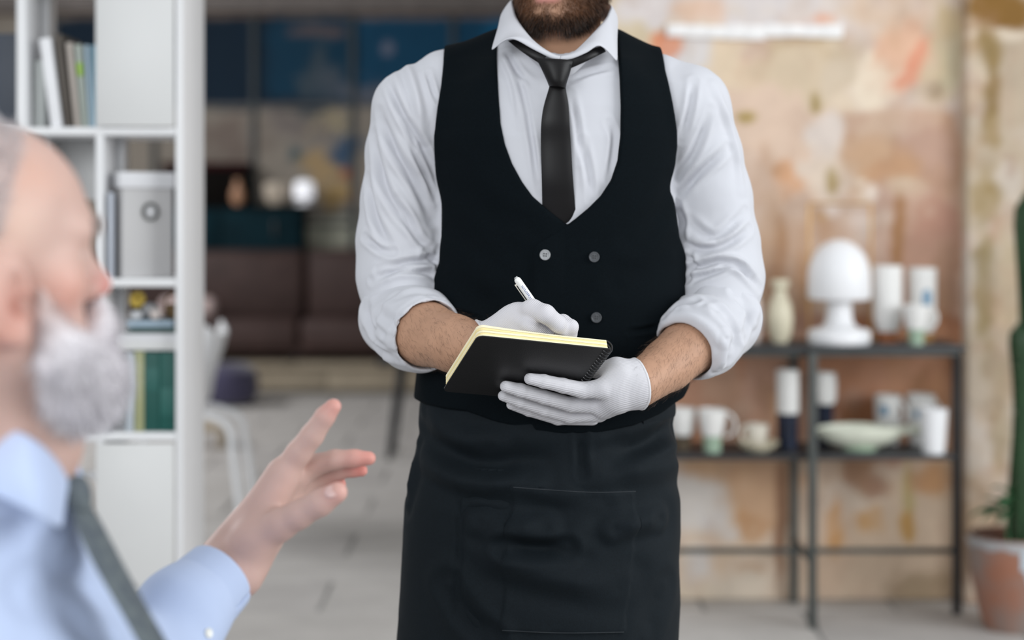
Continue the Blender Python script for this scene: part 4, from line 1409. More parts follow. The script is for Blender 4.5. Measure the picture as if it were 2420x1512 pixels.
def hand_r(p, g=0.0):
    d = union([cone(p, HR_W[0], c[0][0], HR_W[1], c[0][1]) for c in (HR_I, HR_M, HR_R, HR_P)], 0.018)
    d = smin(d, cone(p, HR_W[0], HR_T[0][0], HR_W[1] * 0.9, HR_T[0][1]), 0.02)
    for c in (HR_I, HR_M, HR_R, HR_P, HR_T):
        d = smin(d, chain(p, c, 0.004), 0.0045)
    return d - g

# --- the body: one continuous figure
W_HEAD = np.array([wx(1326, 2.42), 2.425, 1.6455])
W_R = frame_from((-0.26, -1.0, -0.03))
W_R = np.stack([W_R[0], W_R[1], W_R[2]])
HIP_Z = 0.92
def legs(p, g=0.0):
    d = None
    for s in (-1, 1):
        cx = 0.045 + s * 0.105
        e = chain(p, [(V(cx - s * 0.02, WY + 0.005, HIP_Z - 0.06), 0.080), (V(cx + s * 0.01, WY - 0.005, 0.50), 0.062), (V(cx + s * 0.015, WY + 0.015, 0.30), 0.058), (V(cx + s * 0.02, WY + 0.025, 0.09), 0.040)], 0.03)
        e = smin(e, cone(p, V(cx + s * 0.02, WY + 0.05, 0.045), V(cx + s * 0.045, WY - 0.13, 0.036), 0.040, 0.034), 0.03)
        d = e if d is None else np.minimum(d, e)
    return d - g
NECK = [(to_world((-0.022, 0, -0.07), W_HEAD, W_R), 0.056), (at(1328, 130, 2.440), 0.058), (at(1322, 190, 2.445), 0.075)]
def body_f(p):
    d = stack(p, np.where(p[:, 2] < 1.12, -0.022, -0.010), None, wz(120))
    d = smin(d, chain(p, YOKE_L, 0.02) + 0.010, 0.04)
    d = smin(d, chain(p, YOKE_R, 0.02) + 0.010, 0.04)
    d = smax(d, (0.83 - p[:, 2]).astype(np.float32), 0.03)
    d = smin(d, chain(p, UPP_L, 0.01), 0.03)
    d = smin(d, chain(p, UPP_R, 0.01), 0.03)
    d = smin(d, chain(p, FOR_L, 0.008), 0.012)
    d = smin(d, chain(p, FOR_R, 0.008), 0.012)
    d = smin(d, hand_l(p, -0.0032), 0.005)
    d = smin(d, hand_r(p, -0.0032), 0.005)
    d = smin(d, legs(p, -0.006), 0.04)
    d = smin(d, chain(p, NECK, 0.02), 0.03)
    up = p[:, 2] > 1.40
    if up.any():
        dh = np.full(len(p), 1.0, np.float32)
        dh[up] = head_field(to_local(p[up], W_HEAD, W_R)).astype(np.float32)
        d = smin(d, dh, 0.018)
    return d
M_skin = mat('skin', attr=True, rough=0.55, spec=0.35, var=0.10, vscale=26, bump=0.25, bscale=260, bdist=0.0012)
v, f = surf(body_f, (-0.30, 2.10, -0.01), (0.40, 2.60, 1.80), 0.003)
body_bvh_v, body_bvh_f = v, f
n = normals(v, f)
q = (v - W_HEAD) @ W_R.T
skin = np.tile(lina((182, 141, 115)), (len(v), 1))
skin *= (1 + 0.10 * fbm(v, 22, 5, 3)[:, None])
# lips, and the shaved-skin shade below the beard
lip = np.exp(-((q[:, 1] / 0.021) ** 4)) * np.exp(-(((q[:, 2] + 0.0685) / 0.0100) ** 4)) * (q[:, 0] > 0.075)
skin = skin * (1 - lip[:, None]) + lina((186, 122, 116)) * lip[:, None]
def eye_paint(skin, q, iris):
    m = np.stack([q[:, 0], np.abs(q[:, 1]) - 0.031, q[:, 2] - 0.002], -1)
    r = np.hypot(m[:, 1], m[:, 2] * 1.7)
    w = (smooth01((0.0105 - r) / 0.0025) * (np.linalg.norm(m - np.array([0.0735, 0, 0]), axis=1) < 0.0165))[:, None]
    skin = skin * (1 - w) + lina((226, 222, 216)) * w
    k = (w[:, 0] * (np.hypot(m[:, 1], m[:, 2]) < 0.0052))[:, None]
    return skin * (1 - k) + lina(iris) * k
def beard_mask(q):
    """0..1 how bearded the skin is (head space)"""
    f_, s_, u_ = q[:, 0], np.abs(q[:, 1]), q[:, 2]
    top = np.interp(f_, [-0.02, 0.02, 0.05, 0.08, 0.11], [0.0, -0.030, -0.052, -0.044, -0.040])
    m = smooth01((top - u_) / 0.010) * smooth01((f_ + 0.012) / 0.02) * smooth01((u_ + 0.119) / 0.008)
    lipz = np.exp(-((s_ / 0.023) ** 4)) * np.exp(-(((u_ + 0.0685) / 0.0115) ** 4))
    soul = np.exp(-(((s_ - 0.012) / 0.010) ** 2)) * np.exp(-(((u_ + 0.087) / 0.007) ** 2)) * 0.85
    neckcut = smooth01((f_ - 0.022 + (u_ + 0.112) * 1.0) / 0.02)
    return m * (1 - lipz) * (1 - soul) * neckcut
bm_ = beard_mask(q) * (v[:, 2] > 1.45)
skin = skin * (1 - 0.72 * bm_[:, None]) + lina((112, 80, 60)) * 0.72 * bm_[:, None]
skin = eye_paint(skin, q, (52, 36, 26))
brow = ((np.abs(q[:, 2] - 0.026 + 0.12 * np.abs(np.abs(q[:, 1]) - 0.03)) < 0.0045) & (q[:, 0] > 0.05) & (np.abs(q[:, 1]) > 0.010) & (np.abs(q[:, 1]) < 0.050))[:, None]
skin = np.where(brow, lina((48, 34, 28)), skin)
wt = smooth01((q[:, 2] - 0.03 - 0.35 * np.maximum(q[:, 0] - 0.02, 0)) / 0.02) * smooth01((0.070 - q[:, 0]) / 0.02)
wt = np.maximum(wt, smooth01((0.0 - q[:, 0]) / 0.02) * smooth01((q[:, 2] + 0.03) / 0.02)) * (v[:, 2] > 1.58) * (np.abs(q[:, 1]) < 0.0775)
skin = skin * (1 - wt[:, None]) + lina((40, 29, 24)) * wt[:, None]
waiter = link('person', np_mesh('person', v, f, np.clip(skin, 0, 1)), M_skin)
tag(waiter, 'standing waiter in black vest, white shirt and apron writing in a notebook', 'person')

# beard hair
M_beard = mat('beard_hair', attr=True, rough=0.45, spec=0.5)
w_ = beard_mask(q) * (v[:, 2] > 1.45)
cand = np.nonzero(w_ > 0.15)[0]
pick = RNG.choice(cand, 15000, p=w_[cand] / w_[cand].sum())
P = v[pick] + RNG.normal(size=(len(pick), 3)) * 0.0012
Nn = n[pick]
qp = q[pick]
jaw = smooth01((-0.082 - qp[:, 2]) / 0.022) * 0.9 + smooth01((np.abs(qp[:, 1]) - 0.030) / 0.03) * 0.6
D = Nn * 0.75 + np.array([0, -0.05, -1.0]) * 0.85 + RNG.normal(size=P.shape) * 0.28
Ln = (0.0045 + 0.0065 * np.clip(jaw, 0, 1)) * RNG.uniform(0.6, 1.25, len(P))
dark = np.clip(jaw + RNG.normal(size=len(P)) * 0.28, 0, 1)[:, None]
hc = lina((116, 78, 52)) * (1 - dark) + lina((12, 8, 7)) * dark
hv, hf, hcol = ribbons(P, D, Ln, 0.00050, Nn * 0.12 + np.array([0, 0, -0.25]), 3, hc)
o = link('beard', np_mesh('beard', hv, hf, hcol), M_beard, waiter)
o['kind'] = 'stuff'
# hair on top of the head (above the frame) and forearm hair
wt = smooth01((q[:, 2] - 0.03 - 0.35 * np.maximum(q[:, 0] - 0.02, 0)) / 0.02) * smooth01((0.070 - q[:, 0]) / 0.02)
wt = np.maximum(wt, smooth01((0.0 - q[:, 0]) / 0.02) * smooth01((q[:, 2] + 0.03) / 0.02)) * (v[:, 2] > 1.58) * (np.abs(q[:, 1]) < 0.078)
cand = np.nonzero(wt > 0.3)[0]
pick = RNG.choice(cand, 4200)
hv, hf, hcol = ribbons(v[pick], n[pick] * 0.6 + np.array([0, 0.7, -0.1]) + RNG.normal(size=(len(pick), 3)) * 0.2, RNG.uniform(0.025, 0.04, len(pick)), 0.0016, np.array([[0, 0.3, -0.5]]), 3, np.tile(lina((34, 24, 20)), (len(pick), 1)))
o = link('hair', np_mesh('hair', hv, hf, hcol), M_beard, waiter)
o['kind'] = 'stuff'
M_armhair = mat('arm_hair', (0.05, 0.028, 0.016), 0.5, 0.3)
for side, C in (('left', FOR_L), ('right', FOR_R)):
    a, b = C[1][0], C[3][0]
    ax = (b - a) / np.linalg.norm(b - a)
    t = (v - a) @ ax / np.linalg.norm(b - a)
    r = np.linalg.norm(v - a - ((v - a) @ ax)[:, None] * ax, axis=1)
    cand = np.nonzero((t > -0.15) & (t < 1.1) & (r < 0.055) & (v[:, 2] < 1.2) & (n[:, 1] < 0.45))[0]
    pick = RNG.choice(cand, 2600)
    Na = n[pick]
    down = ax * 0.9 + np.array([0, 0, -0.75])
    down = down - Na * (Na @ down)[:, None]
    hv, hf, _ = ribbons(v[pick] + RNG.normal(size=(len(pick), 3)) * 0.002, down + Na * 0.30 + RNG.normal(size=Na.shape) * 0.30, RNG.uniform(0.006, 0.014, len(pick)), 0.00021, -Na * 0.1, 3)
    o = link('arm_hair', np_mesh('arm_hair', hv, hf), M_armhair, waiter)
    o['kind'] = 'stuff'

# --- helper for clothing outlines: pixels -> x,z on the torso
vt, ft = surf(lambda p: torso(p, 0.006), (-0.35, 2.20, 0.60), (0.45, 2.64, 1.62), 0.008)
T_bvh = bvh(vt, ft)
def outline(pts, Y=None):
    out = []
    for px, py in pts:
        h = hit(T_bvh, px, py)
        out.append((h[0], h[2]))
    return out

# --- white shirt
M_shirt = mat('white_shirt', (0.575, 0.580, 0.62), 0.75, 0.25, bump=0.10, bscale=900, bdist=0.0006, sheen=0.15)
def shirt_f(p):
    d = torso(p, 0.0)
    d = smax(d, (wz(925) - p[:, 2]).astype(np.float32), 0.01)
    d = smin(d, chain(p, SLV_L, 0.015), 0.02)
    d = smin(d, chain(p, SLV_R, 0.015), 0.02)
    # open neck
    return smax(d, -cone(p, at(1330, 60, 2.425), at(1322, 150, 2.40), 0.062, 0.050), 0.006)
v, f = surf(shirt_f, (-0.30, 2.22, 0.93), (0.42, 2.62, 1.60), 0.0026)
v = relax(v, f, 1, 0.4)
n = normals(v, f)
tree = bvh(v, f)
CREASE = [
    # image-left sleeve: long diagonals from the shoulder to the elbow
    ([(915, 190), (950, 270), (1000, 350), (1030, 420)], -0.0050, 0.0085),
    ([(897, 265), (935, 360), (985, 440), (1020, 520)], -0.0060, 0.010),
    ([(882, 320), (905, 430), (950, 510), (1000, 560)], -0.0055, 0.010),
    ([(868, 420), (885, 510), (925, 590)], -0.0045, 0.009),
    ([(958, 290), (990, 380), (1025, 470)], -0.0040, 0.007),
    ([(940, 470), (985, 560), (1030, 600)], -0.0035, 0.008),
    ([(960, 150), (985, 230), (1000, 330)], 0.0035, 0.010),
    ([(1010, 170), (1025, 220), (1035, 240)], -0.0025, 0.005),
    ([(862, 560), (900, 590), (930, 596)], -0.0035, 0.007),
    ([(895, 640), (960, 622), (1020, 612), (1042, 590)], -0.0050, 0.008),
    ([(880, 662), (940, 640), (1000, 642), (1035, 660)], -0.0060, 0.007),
    ([(1000, 600), (1030, 620), (1040, 640)], -0.004, 0.007),
    # image-right sleeve
    ([(1600, 420), (1640, 360), (1680, 260)], -0.0035, 0.008),
    ([(1600, 470), (1650, 410), (1720, 350)], -0.0050, 0.009),
    ([(1610, 330), (1630, 260), (1640, 190)], -0.0030, 0.007),
    ([(1625, 520), (1690, 560), (1760, 500)], -0.0030, 0.009),
    ([(1605, 560), (1650, 590), (1720, 575), (1770, 540)], -0.0050, 0.008),
    ([(1595, 480), (1612, 520), (1610, 560)], -0.0050, 0.008),
    ([(1610, 640), (1660, 628), (1710, 618), (1770, 640)], -0.0060, 0.007),
    ([(1625, 665), (1690, 640), (1740, 625), (1795, 680)], -0.0050, 0.008),
    ([(1690, 200), (1735, 330), (1755, 450)], 0.0030, 0.010),
    ([(1630, 600), (1640, 625), (1625, 660)], -0.0045, 0.007),
    # shirt front beside the tie
    ([(1210, 130), (1240, 230), (1262, 360), (1275, 460)], -0.0022, 0.006),
    ([(1195, 120), (1222, 165), (1262, 205)], -0.0030, 0.006),
    ([(1186, 130), (1215, 200), (1230, 300)], 0.0020, 0.006),
    ([(1375, 330), (1392, 410), (1398, 470)], -0.0028, 0.007),
    ([(1350, 220), (1365, 300), (1372, 380)], -0.0020, 0.006),
    ([(1440, 290), (1452, 330), (1440, 420)], -0.0030, 0.007),
    ([(1345, 190), (1400, 170), (1445, 160)], -0.0025, 0.006),
    ([(1260, 280), (1272, 360), (1276, 420)], 0.0020, 0.006),
]
for px_line, amp, w in CREASE:
    v = fold(v, n, tree, px_line, amp * 1.75, w * 0.66)
v += n * (0.0016 * fbm(v * np.array([1, 1, 0.6]), 26, 12, 3))[:, None] * (np.abs(v[:, 0] - 0.07) > 0.14)[:, None]
v += n * (0.0009 * fbm(v * np.array([1.6, 1, 0.5]), 18, 19, 2))[:, None]
shirt = link('shirt', np_mesh('shirt', v, f), M_shirt, waiter)
shirt['label'] = 'white dress shirt with rolled sleeves'

# rolled cuffs: a thick turned-back band on each forearm, two layers of cloth
def cuff_f(C, F, top):
    a, b = C[0][0], C[2][0]
    ax = (b - a) / np.linalg.norm(b - a)
    def fn(p):
        d = chain(p, C, 0.012)
        t = (p - b) @ ax
        d = smax(d, t.astype(np.float32) - 0.004, 0.012)
        # inner opening around the forearm
        inn = chain(p, [(F[0][0], F[0][1] + 0.001), (F[1][0], F[1][1] + 0.0025), (F[2][0], F[2][1] + 0.004)], 0.008)
        inn = smax(inn, (-t - 0.035).astype(np.float32), 0.01)
        d = smax(d, -inn, 0.005)
        # second turn of the roll sits a little proud
        d2 = smax(chain(p, [(c, r + 0.0026) for c, r in C], 0.012), np.abs(t + 0.030).astype(np.float32) - 0.021, 0.006)
        return smin(d, smax(d2, -inn, 0.004), 0.003)
    return fn
CUFF_CREASE = [
    [([(862, 720), (880, 770), (905, 800)], -0.006, 0.008), ([(880, 690), (930, 660), (1000, 655)], -0.005, 0.007), ([(865, 790), (900, 830), (940, 845)], -0.005, 0.007),
     ([(895, 745), (940, 760), (985, 730)], -0.004, 0.009), ([(1010, 670), (1050, 690), (1078, 725)], 0.004, 0.008), ([(875, 745), (892, 790), (930, 815)], 0.005, 0.006), ([(935, 700), (985, 690), (1030, 700)], -0.003, 0.008)],
    [([(1740, 700), (1770, 740), (1760, 790)], -0.006, 0.008), ([(1700, 740), (1745, 790), (1725, 840)], -0.006, 0.009), ([(1620, 690), (1680, 690), (1740, 720)], -0.004, 0.009),
     ([(1575, 745), (1600, 720), (1640, 710)], -0.004, 0.006), ([(1715, 800), (1712, 840), (1700, 870)], 0.005, 0.006), ([(1760, 690), (1788, 720), (1785, 760)], 0.004, 0.008), ([(1660, 720), (1720, 770), (1712, 800)], 0.004, 0.009)]]
for (C, F, cr) in ((CUF_L, FOR_L, CUFF_CREASE[0]), (CUF_R, FOR_R, CUFF_CREASE[1])):
    c = np.mean([x[0] for x in C], 0)
    v, f = surf(cuff_f(C, F, 0), c - 0.13, c + 0.13, 0.0019)
    v = relax(v, f, 2, 0.5)
    n = normals(v, f)
    tree = bvh(v, f)
    for px_line, amp, w in cr:
        v = fold(v, n, tree, px_line, amp, w)
    v += n * (0.0016 * fbm(v, 22, 31, 2))[:, None]
    link('rolled_cuff', np_mesh('rolled_cuff', v, f), M_shirt, shirt)

# collar: stand and turned-down leaves with pointed tips
def strip(name, rows, m, parent, thick=0.0022, sub=1, closed=False):
    mb = MB()
    mb.rows(rows)
    o = mb.build(name, m, parent, angle=60)
    md = o.modifiers.new('thick', 'SOLIDIFY')
    md.thickness = thick
    md.offset = 0
    if sub:
        sd_ = o.modifiers.new('smooth', 'SUBSURF')
        sd_.levels = sub
        sd_.render_levels = sub
    return o
COL_IN = [(1330, 4, 2.512), (1262, -6, 2.495), (1214, -4, 2.43), (1213, 22, 2.385), (1224, 50, 2.350), (1258, 93, 2.322), (1290, 119, 2.312), (1312, 131, 2.309), (1326, 134, 2.308)]
COL_OUT = [(1330, 50, 2.520), (1235, 48, 2.505), (1190, 30, 2.44), (1176, 70, 2.375), (1160, 121, 2.318), (1203, 90, 2.303), (1258, 116, 2.300), (1300, 137, 2.299), (1322, 143, 2.299)]
COR_IN = [(1330, 4, 2.512), (1395, -2, 2.495), (1440, 10, 2.43), (1440, 30, 2.390), (1428, 50, 2.362), (1392, 89, 2.326), (1358, 122, 2.312), (1338, 131, 2.309), (1326, 134, 2.308)]
COR_OUT = [(1330, 50, 2.520), (1430, 52, 2.505), (1458, 40, 2.44), (1458, 95, 2.375), (1459, 148, 2.322), (1420, 108, 2.303), (1388, 124, 2.300), (1352, 139, 2.299), (1322, 143, 2.299)]
def leaf(inn, out):
    si = spline([at(*p) for p in inn], 4)
    so_ = spline([at(*p) for p in out[:5]], 4)[:-1] + spline([at(*p) for p in out[4:]], 4)
    rows = []
    for t in np.linspace(0, 1, 6):
        rows.append([a * (1 - t) + b * t + np.array([0, -0.007 * math.sin(math.pi * t) * 0.8, 0.0015 * math.sin(math.pi * t)]) for a, b in zip(si, so_)])
    return rows
M_collar = mat('collar_cloth', (0.585, 0.59, 0.63), 0.7, 0.25, bump=0.08, bscale=900, bdist=0.0006)
strip('collar', leaf(COL_IN, COL_OUT), M_collar, shirt, 0.0028, 1)
strip('collar', leaf(COR_IN, COR_OUT), M_collar, shirt, 0.0028, 1)
# collar band inside
band = []
for (a, b) in ((0.0, 0), (0.012, 0.0), (0.030, 0.002)):
    row = [at(*p) for p in COL_IN[::-1]] + [at(*p) for p in COR_IN[1:]]
    row = spline(row, 3)
    band.append([r + np.array([0, 0.003 + b, -a]) for r in row])
strip('collar_band', band, M_collar, shirt, 0.002, 0)

# --- black tie
M_tie = mat('black_satin_tie', (0.0062, 0.0056, 0.0062), 0.45, 0.24, bump=0.15, bscale=700, bdist=0.0006)
tie_root = None
def lens(rows, name, m, parent, bulge=0.006, nseg=10, back=0.003):
    """a closed strip of cloth: rows of (left px, left py, right px, right py, Y)"""
    R = []
    sp = spline([np.array(r, float) for r in rows], 5)
    for (x0, y0, x1, y1, Y) in sp:
        a, b = at(x0, y0, Y), at(x1, y1, Y)
        ring = []
        for s in np.linspace(0, 1, nseg):
            c = a + (b - a) * s
            ring.append(c + np.array([0, -bulge * (1 - abs(2 * s - 1) ** 2.5), 0]))
        for s in np.linspace(1, 0, nseg)[1:-1]:
            ring.append(a + (b - a) * s + np.array([0, back, 0]))
        R.append(ring)
    return MB().rows(R, closed=True).build(name, m, parent, angle=70)
def sy_(px, py, off):
    return hit(T_bvh, px, py)[1] - off
blade = lens([(1300, 196, 1336, 200, 2.3065), (1296, 212, 1338, 214, 2.3020), (1285, 250, 1344, 250, 2.2985), (1279, 290, 1346, 290, 2.2965), (1278, 340, 1349, 338, sy_(1312, 338, .003)), (1280, 420, 1354, 418, sy_(1315, 420, .001)),
       (1281, 470, 1358, 470, sy_(1320, 470, -.0035)), (1282, 510, 1361, 510, sy_(1320, 510, -.008)), (1283, 560, 1363, 560, sy_(1320, 560, -.014))], 'tie', M_tie, waiter, 0.0045)
blade['label'] = 'narrow black satin tie'
lens([(1266, 138, 1356, 143, 2.298), (1271, 146, 1353, 148, 2.2945), (1282, 168, 1347, 172, 2.292), (1292, 190, 1340, 194, 2.292), (1297, 203, 1337, 208, 2.2955)], 'knot', M_tie, blade, 0.012, 12, 0.008)
lens([(1200, 96, 1236, 90, 2.330), (1222, 114, 1252, 101, 2.312), (1250, 134, 1268, 119, 2.3025), (1278, 152, 1292, 131, 2.3005)], 'neck_band', M_tie, blade, 0.003)
lens([(1424, 108, 1432, 122, 2.330), (1400, 115, 1412, 132, 2.312), (1372, 128, 1384, 146, 2.3025), (1338, 138, 1348, 162, 2.3005)], 'neck_band', M_tie, blade, 0.003)

# --- vest
M_vest = mat('black_navy_wool', (0.0018, 0.0040, 0.0058), 0.9, 0.10, var=0.25, vscale=500, bump=0.3, bscale=700, bdist=0.0008)
V_OUT = [(1178, 30), (1100, 40), (1052, 60), (1050, 106), (1047, 150), (1042, 200), (1032, 262), (1026, 320), (1029, 380), (1037, 430), (1043, 480), (1046, 560), (1040, 620), (1026, 660)]
V_SIDE_L = [(1000, 720), (940, 850), (930, 945)]
V_HEM = [(985, 944), (1021, 957), (1102, 971), (1165, 995), (1262, 1018), (1330, 1026), (1420, 1022), (1500, 1005), (1560, 978), (1592, 952), (1612, 936)]
V_SIDE_R = [(1680, 850), (1660, 700)]
V_OUTR = [(1602, 560), (1592, 482), (1588, 455), (1592, 400), (1601, 350), (1601, 310), (1590, 240), (1573, 165), (1563, 112), (1561, 70), (1500, 50), (1455, 34)]
V_NECK = [(1455, 80), (1462, 150), (1467, 250), (1466, 320), (1459, 380), (1444, 425), (1420, 462), (1391, 491), (1362, 515), (1341, 531), (1312, 510), (1280, 484), (1258, 464), (1234, 430), (1210, 386), (1193, 340), (1183, 292), (1177, 210), (1174, 130)]
def xz(pts):
    return [(wx(a), wz(b)) for a, b in pts]
front = outline(V_OUT) + xz(V_SIDE_L) + outline(V_HEM) + xz(V_SIDE_R) + outline(V_OUTR) + outline(V_NECK)
back = outline(V_OUT) + xz(V_SIDE_L) + xz([(985, 944), (1300, 975), (1612, 936)]) + xz(V_SIDE_R) + outline(V_OUTR) + xz([(1455, 30), (1180, 30)])
PF, PB = Poly2(front), Poly2(back)
over = Poly2(outline([(1341, 531), (1318, 549), (1290, 566), (1262, 582), (1259, 620), (1259, 700), (1260, 850), (1262, 1018), (1330, 1026), (1420, 1022), (1500, 1005), (1560, 978)]) + xz([(1640, 930), (1640, 700)]) + outline([(1610, 560), (1610, 482)]) + outline(V_OUTR[2:]) + outline(V_NECK[:9]))
HEMDROP = 0.0
def vest_f(p):
    T0 = torso(p, 0.0)
    fr = p[:, 1] < WY
    pf, pb = PF(p[:, 0], p[:, 2]).astype(np.float32), PB(p[:, 0], p[:, 2]).astype(np.float32)
    po = np.where(fr, pf, pb)
    d = smax(T0 - 0.0065, po, 0.004)
    ov = over(p[:, 0], p[:, 2]).astype(np.float32)
    d2 = smax(smax(T0 - 0.0105, pf, 0.004), np.where(fr, ov, 1.0).astype(np.float32), 0.003)
    return np.minimum(d, d2)
v, f = surf(vest_f, (-0.26, 2.24, 0.90), (0.36, 2.60, 1.58), 0.0026)
v = relax(v, f, 1, 0.25)
n = normals(v, f)
tree = bvh(v, f)
for px_line, amp, w in [
    ([(1060, 400), (1130, 490), (1230, 560)], -0.004, 0.020), ([(1050, 480), (1120, 580), (1230, 640)], -0.004, 0.022), ([(1500, 560), (1560, 500), (1590, 430)], -0.003, 0.016),
    ([(1060, 640), (1130, 700), (1200, 730)], -0.004, 0.02), ([(1040, 900), (1150, 860), (1240, 880)], -0.004, 0.02), ([(1470, 660), (1540, 640), (1590, 600)], -0.003, 0.018),
    ([(1485, 783), (1520, 779), (1562, 770)], -0.004, 0.0035), ([(1130, 752), (1090, 740), (1060, 730)], -0.004, 0.0035)]:
    v = fold(v, n, tree, px_line, amp, w)
vest = link('vest', np_mesh('vest', v, f), M_vest, waiter)
vest['label'] = 'black double-breasted vest with deep neckline'
M_btnl = mat('grey_horn_button', (0.30, 0.31, 0.32), 0.35, 0.5, var=0.2, vscale=300)
M_btnd = mat('dark_horn_button', (0.060, 0.065, 0.072), 0.35, 0.5, var=0.3, vscale=300)
def button(px, py, m, parent, tree, r=0.0078):
    c = hit(tree, px, py)
    prof_ = [(0, 0), (r * 0.94, 0), (r, 0.0008), (r, 0.0022), (r * 0.93, 0.0030), (r * 0.78, 0.0030), (r * 0.70, 0.0024), (0, 0.0024)]
    mb = MB().lathe(prof_, 28)
    b = mb.build('button', m, parent)
    b.location = Vector(c) + Vector((0, -0.0018, 0))
    b.rotation_euler = (math.pi / 2, 0.1, 0)
    for dx in (-1, 1):
        for dz in (-1, 1):
            h = MB().lathe([(0, 0.0023), (0.0011, 0.0023), (0.0011, 0.0026), (0, 0.0026)], 8, (dx * 0.0016, dz * 0.0016, 0)).build('thread_hole', M_steel, None)
            h.parent = parent
            h.matrix_parent_inverse = Matrix.Identity(4)
            h.location = b.location
            h.rotation_euler = b.rotation_euler
for bpx, bpy_, m in ((1288, 602, M_btnl), (1404, 607, M_btnd), (1409, 750, M_btnd)):
    button(bpx, bpy_, m, vest, tree)

# --- apron
M_apron = mat('charcoal_navy_apron', (0.0045, 0.0082, 0.0115), 0.8, 0.2, var=0.22, vscale=420, bump=0.3, bscale=600, bdist=0.0008)
APR = [(925, 998, 1596, .122), (960, 993, 1592, .125), (1000, 991, 1590, .128), (1050, 986, 1594, .131), (1110, 974, 1600, .135), (1180, 957, 1604, .138), (1300, 949, 1606, .140), (1420, 943, 1606, .142), (1512, 938, 1601, .144), (1760, 915, 1600, .150)]
az_ = np.array([wz(r[0]) for r in APR])[::-1]
aa_ = np.array([(wx(r[2]) - wx(r[1])) / 2 for r in APR])[::-1]
ac_ = np.array([(wx(r[2]) + wx(r[1])) / 2 for r in APR])[::-1]
ab_ = np.array([r[3] for r in APR])[::-1]
A_TOP, A_BOT = wz(930), wz(1750)
def apron_base(p):
    z = p[:, 2]
    a, b, c = np.interp(z, az_, aa_), np.interp(z, az_, ab_), np.interp(z, az_, ac_)
    r = (np.abs((p[:, 0] - c) / a) ** 2.35 + np.abs((p[:, 1] - WY) / b) ** 2.35) ** (1 / 2.35)
    return ((r - 1) * np.minimum(a, b)).astype(np.float32)
va, fa = surf(apron_base, (-0.24, 2.24, 0.5), (0.32, 2.62, 1.0), 0.01)
AT = bvh(va, fa)
def aout(pts):
    r = []
    for px, py in pts:
        h = hit(AT, px, py)
        r.append((h[0], h[2]))
    return r
POCK = Poly2(aout([(1213, 1150), (1280, 1156), (1400, 1163), (1503, 1161), (1500, 1300), (1474, 1494), (1330, 1496), (1186, 1490), (1195, 1300)]))
HEMF = Poly2(aout([(940, 930), (1600, 930), (1640, 990), (1640, 1600), (900, 1600), (900, 990)]))
def apron_f(p):
    d = apron_base(p)
    d = smax(d, np.maximum(p[:, 2] - A_TOP, A_BOT - p[:, 2]).astype(np.float32), 0.004)
    inn = apron_base(p) + 0.010
    d = np.maximum(d, -np.maximum(inn, (A_BOT - 0.02 - p[:, 2]) * 0 + (p[:, 2] - (A_TOP - 0.1)).astype(np.float32)))
    pk_ = np.where(p[:, 1] < WY, POCK(p[:, 0], p[:, 2]), 1.0).astype(np.float32)
    return np.minimum(d, smax(apron_base(p) - 0.0028, pk_, 0.002))
v, f = surf(apron_f, (-0.25, 2.24, A_BOT - 0.02), (0.33, 2.62, A_TOP + 0.02), 0.003)
v = relax(v, f, 1, 0.25)
n = normals(v, f)
tree = bvh(v, f)
for px_line, amp, w in [
    ([(1010, 1020), (1100, 1080), (1250, 1090), (1370, 1080)], -0.006, 0.018), ([(1000, 1080), (1080, 1130), (1180, 1140), (1260, 1130)], 0.005, 0.014),
    ([(1010, 960), (1060, 1030), (1160, 1060)], 0.005, 0.016), ([(1590, 1010), (1530, 1050), (1440, 1075)], -0.006, 0.014), ([(1600, 1090), (1520, 1110), (1420, 1120)], 0.005, 0.016),
    ([(1600, 1040), (1540, 1065), (1480, 1075)], 0.004, 0.012), ([(1130, 1230), (1190, 1250), (1290, 1245)], 0.005, 0.014), ([(1190, 1290), (1260, 1300), (1340, 1295)], -0.006, 0.010),
    ([(1120, 1260), (1200, 1330), (1340, 1370), (1470, 1385)], 0.006, 0.018), ([(1450, 1250), (1510, 1235), (1560, 1225)], 0.005, 0.014), ([(1060, 1380), (1100, 1450), (1160, 1510)], -0.005, 0.014),
    ([(1570, 1380), (1540, 1450), (1525, 1510)], -0.0025, 0.016), ([(985, 1060), (975, 1130), (962, 1180)], 0.004, 0.012), ([(1090, 1110), (1085, 1300), (1075, 1500)], -0.002, 0.006),
    ([(1372, 1030), (1374, 1080), (1376, 1120)], -0.003, 0.006), ([(1200, 1180), (1300, 1210), (1420, 1200)], -0.003, 0.014)]:
    v = fold(v, n, tree, px_line, amp * 1.7, w)
v += n * (0.0032 * fbm(v * np.array([0.7, 1, 1.2]), 11, 44, 3))[:, None]
apron = link('apron', np_mesh('apron', v, f), M_apron, waiter)
apron['label'] = 'dark charcoal waist apron with stitched front pocket'
tree = bvh(v, f)
st = MB()
for line in ([(1213, 1151), (1280, 1156), (1400, 1163), (1502, 1161)], [(1474, 1493), (1330, 1495), (1187, 1489)]):
    pts = [hit(tree, *p) + np.array([0, -0.0006, 0]) for p in spline(line, 12)]
    st.tube(pts, 0.0006, 5)
st.build('pocket_seam', mat('seam_thread', (0.022, 0.028, 0.034), 0.7), apron)
# apron strap at the side and the waist tie
strap = []
for (px, py) in ((1516, 985), (1545, 975), (1575, 968), (1592, 962)):
    h = hit(tree, px, py)
    strap.append(h)
MB().tube([s_ + np.array([0, -0.002, 0]) for s_ in strap], 0.010, 10, 0.35, 1.4).build('waist_tie', M_apron, apron)

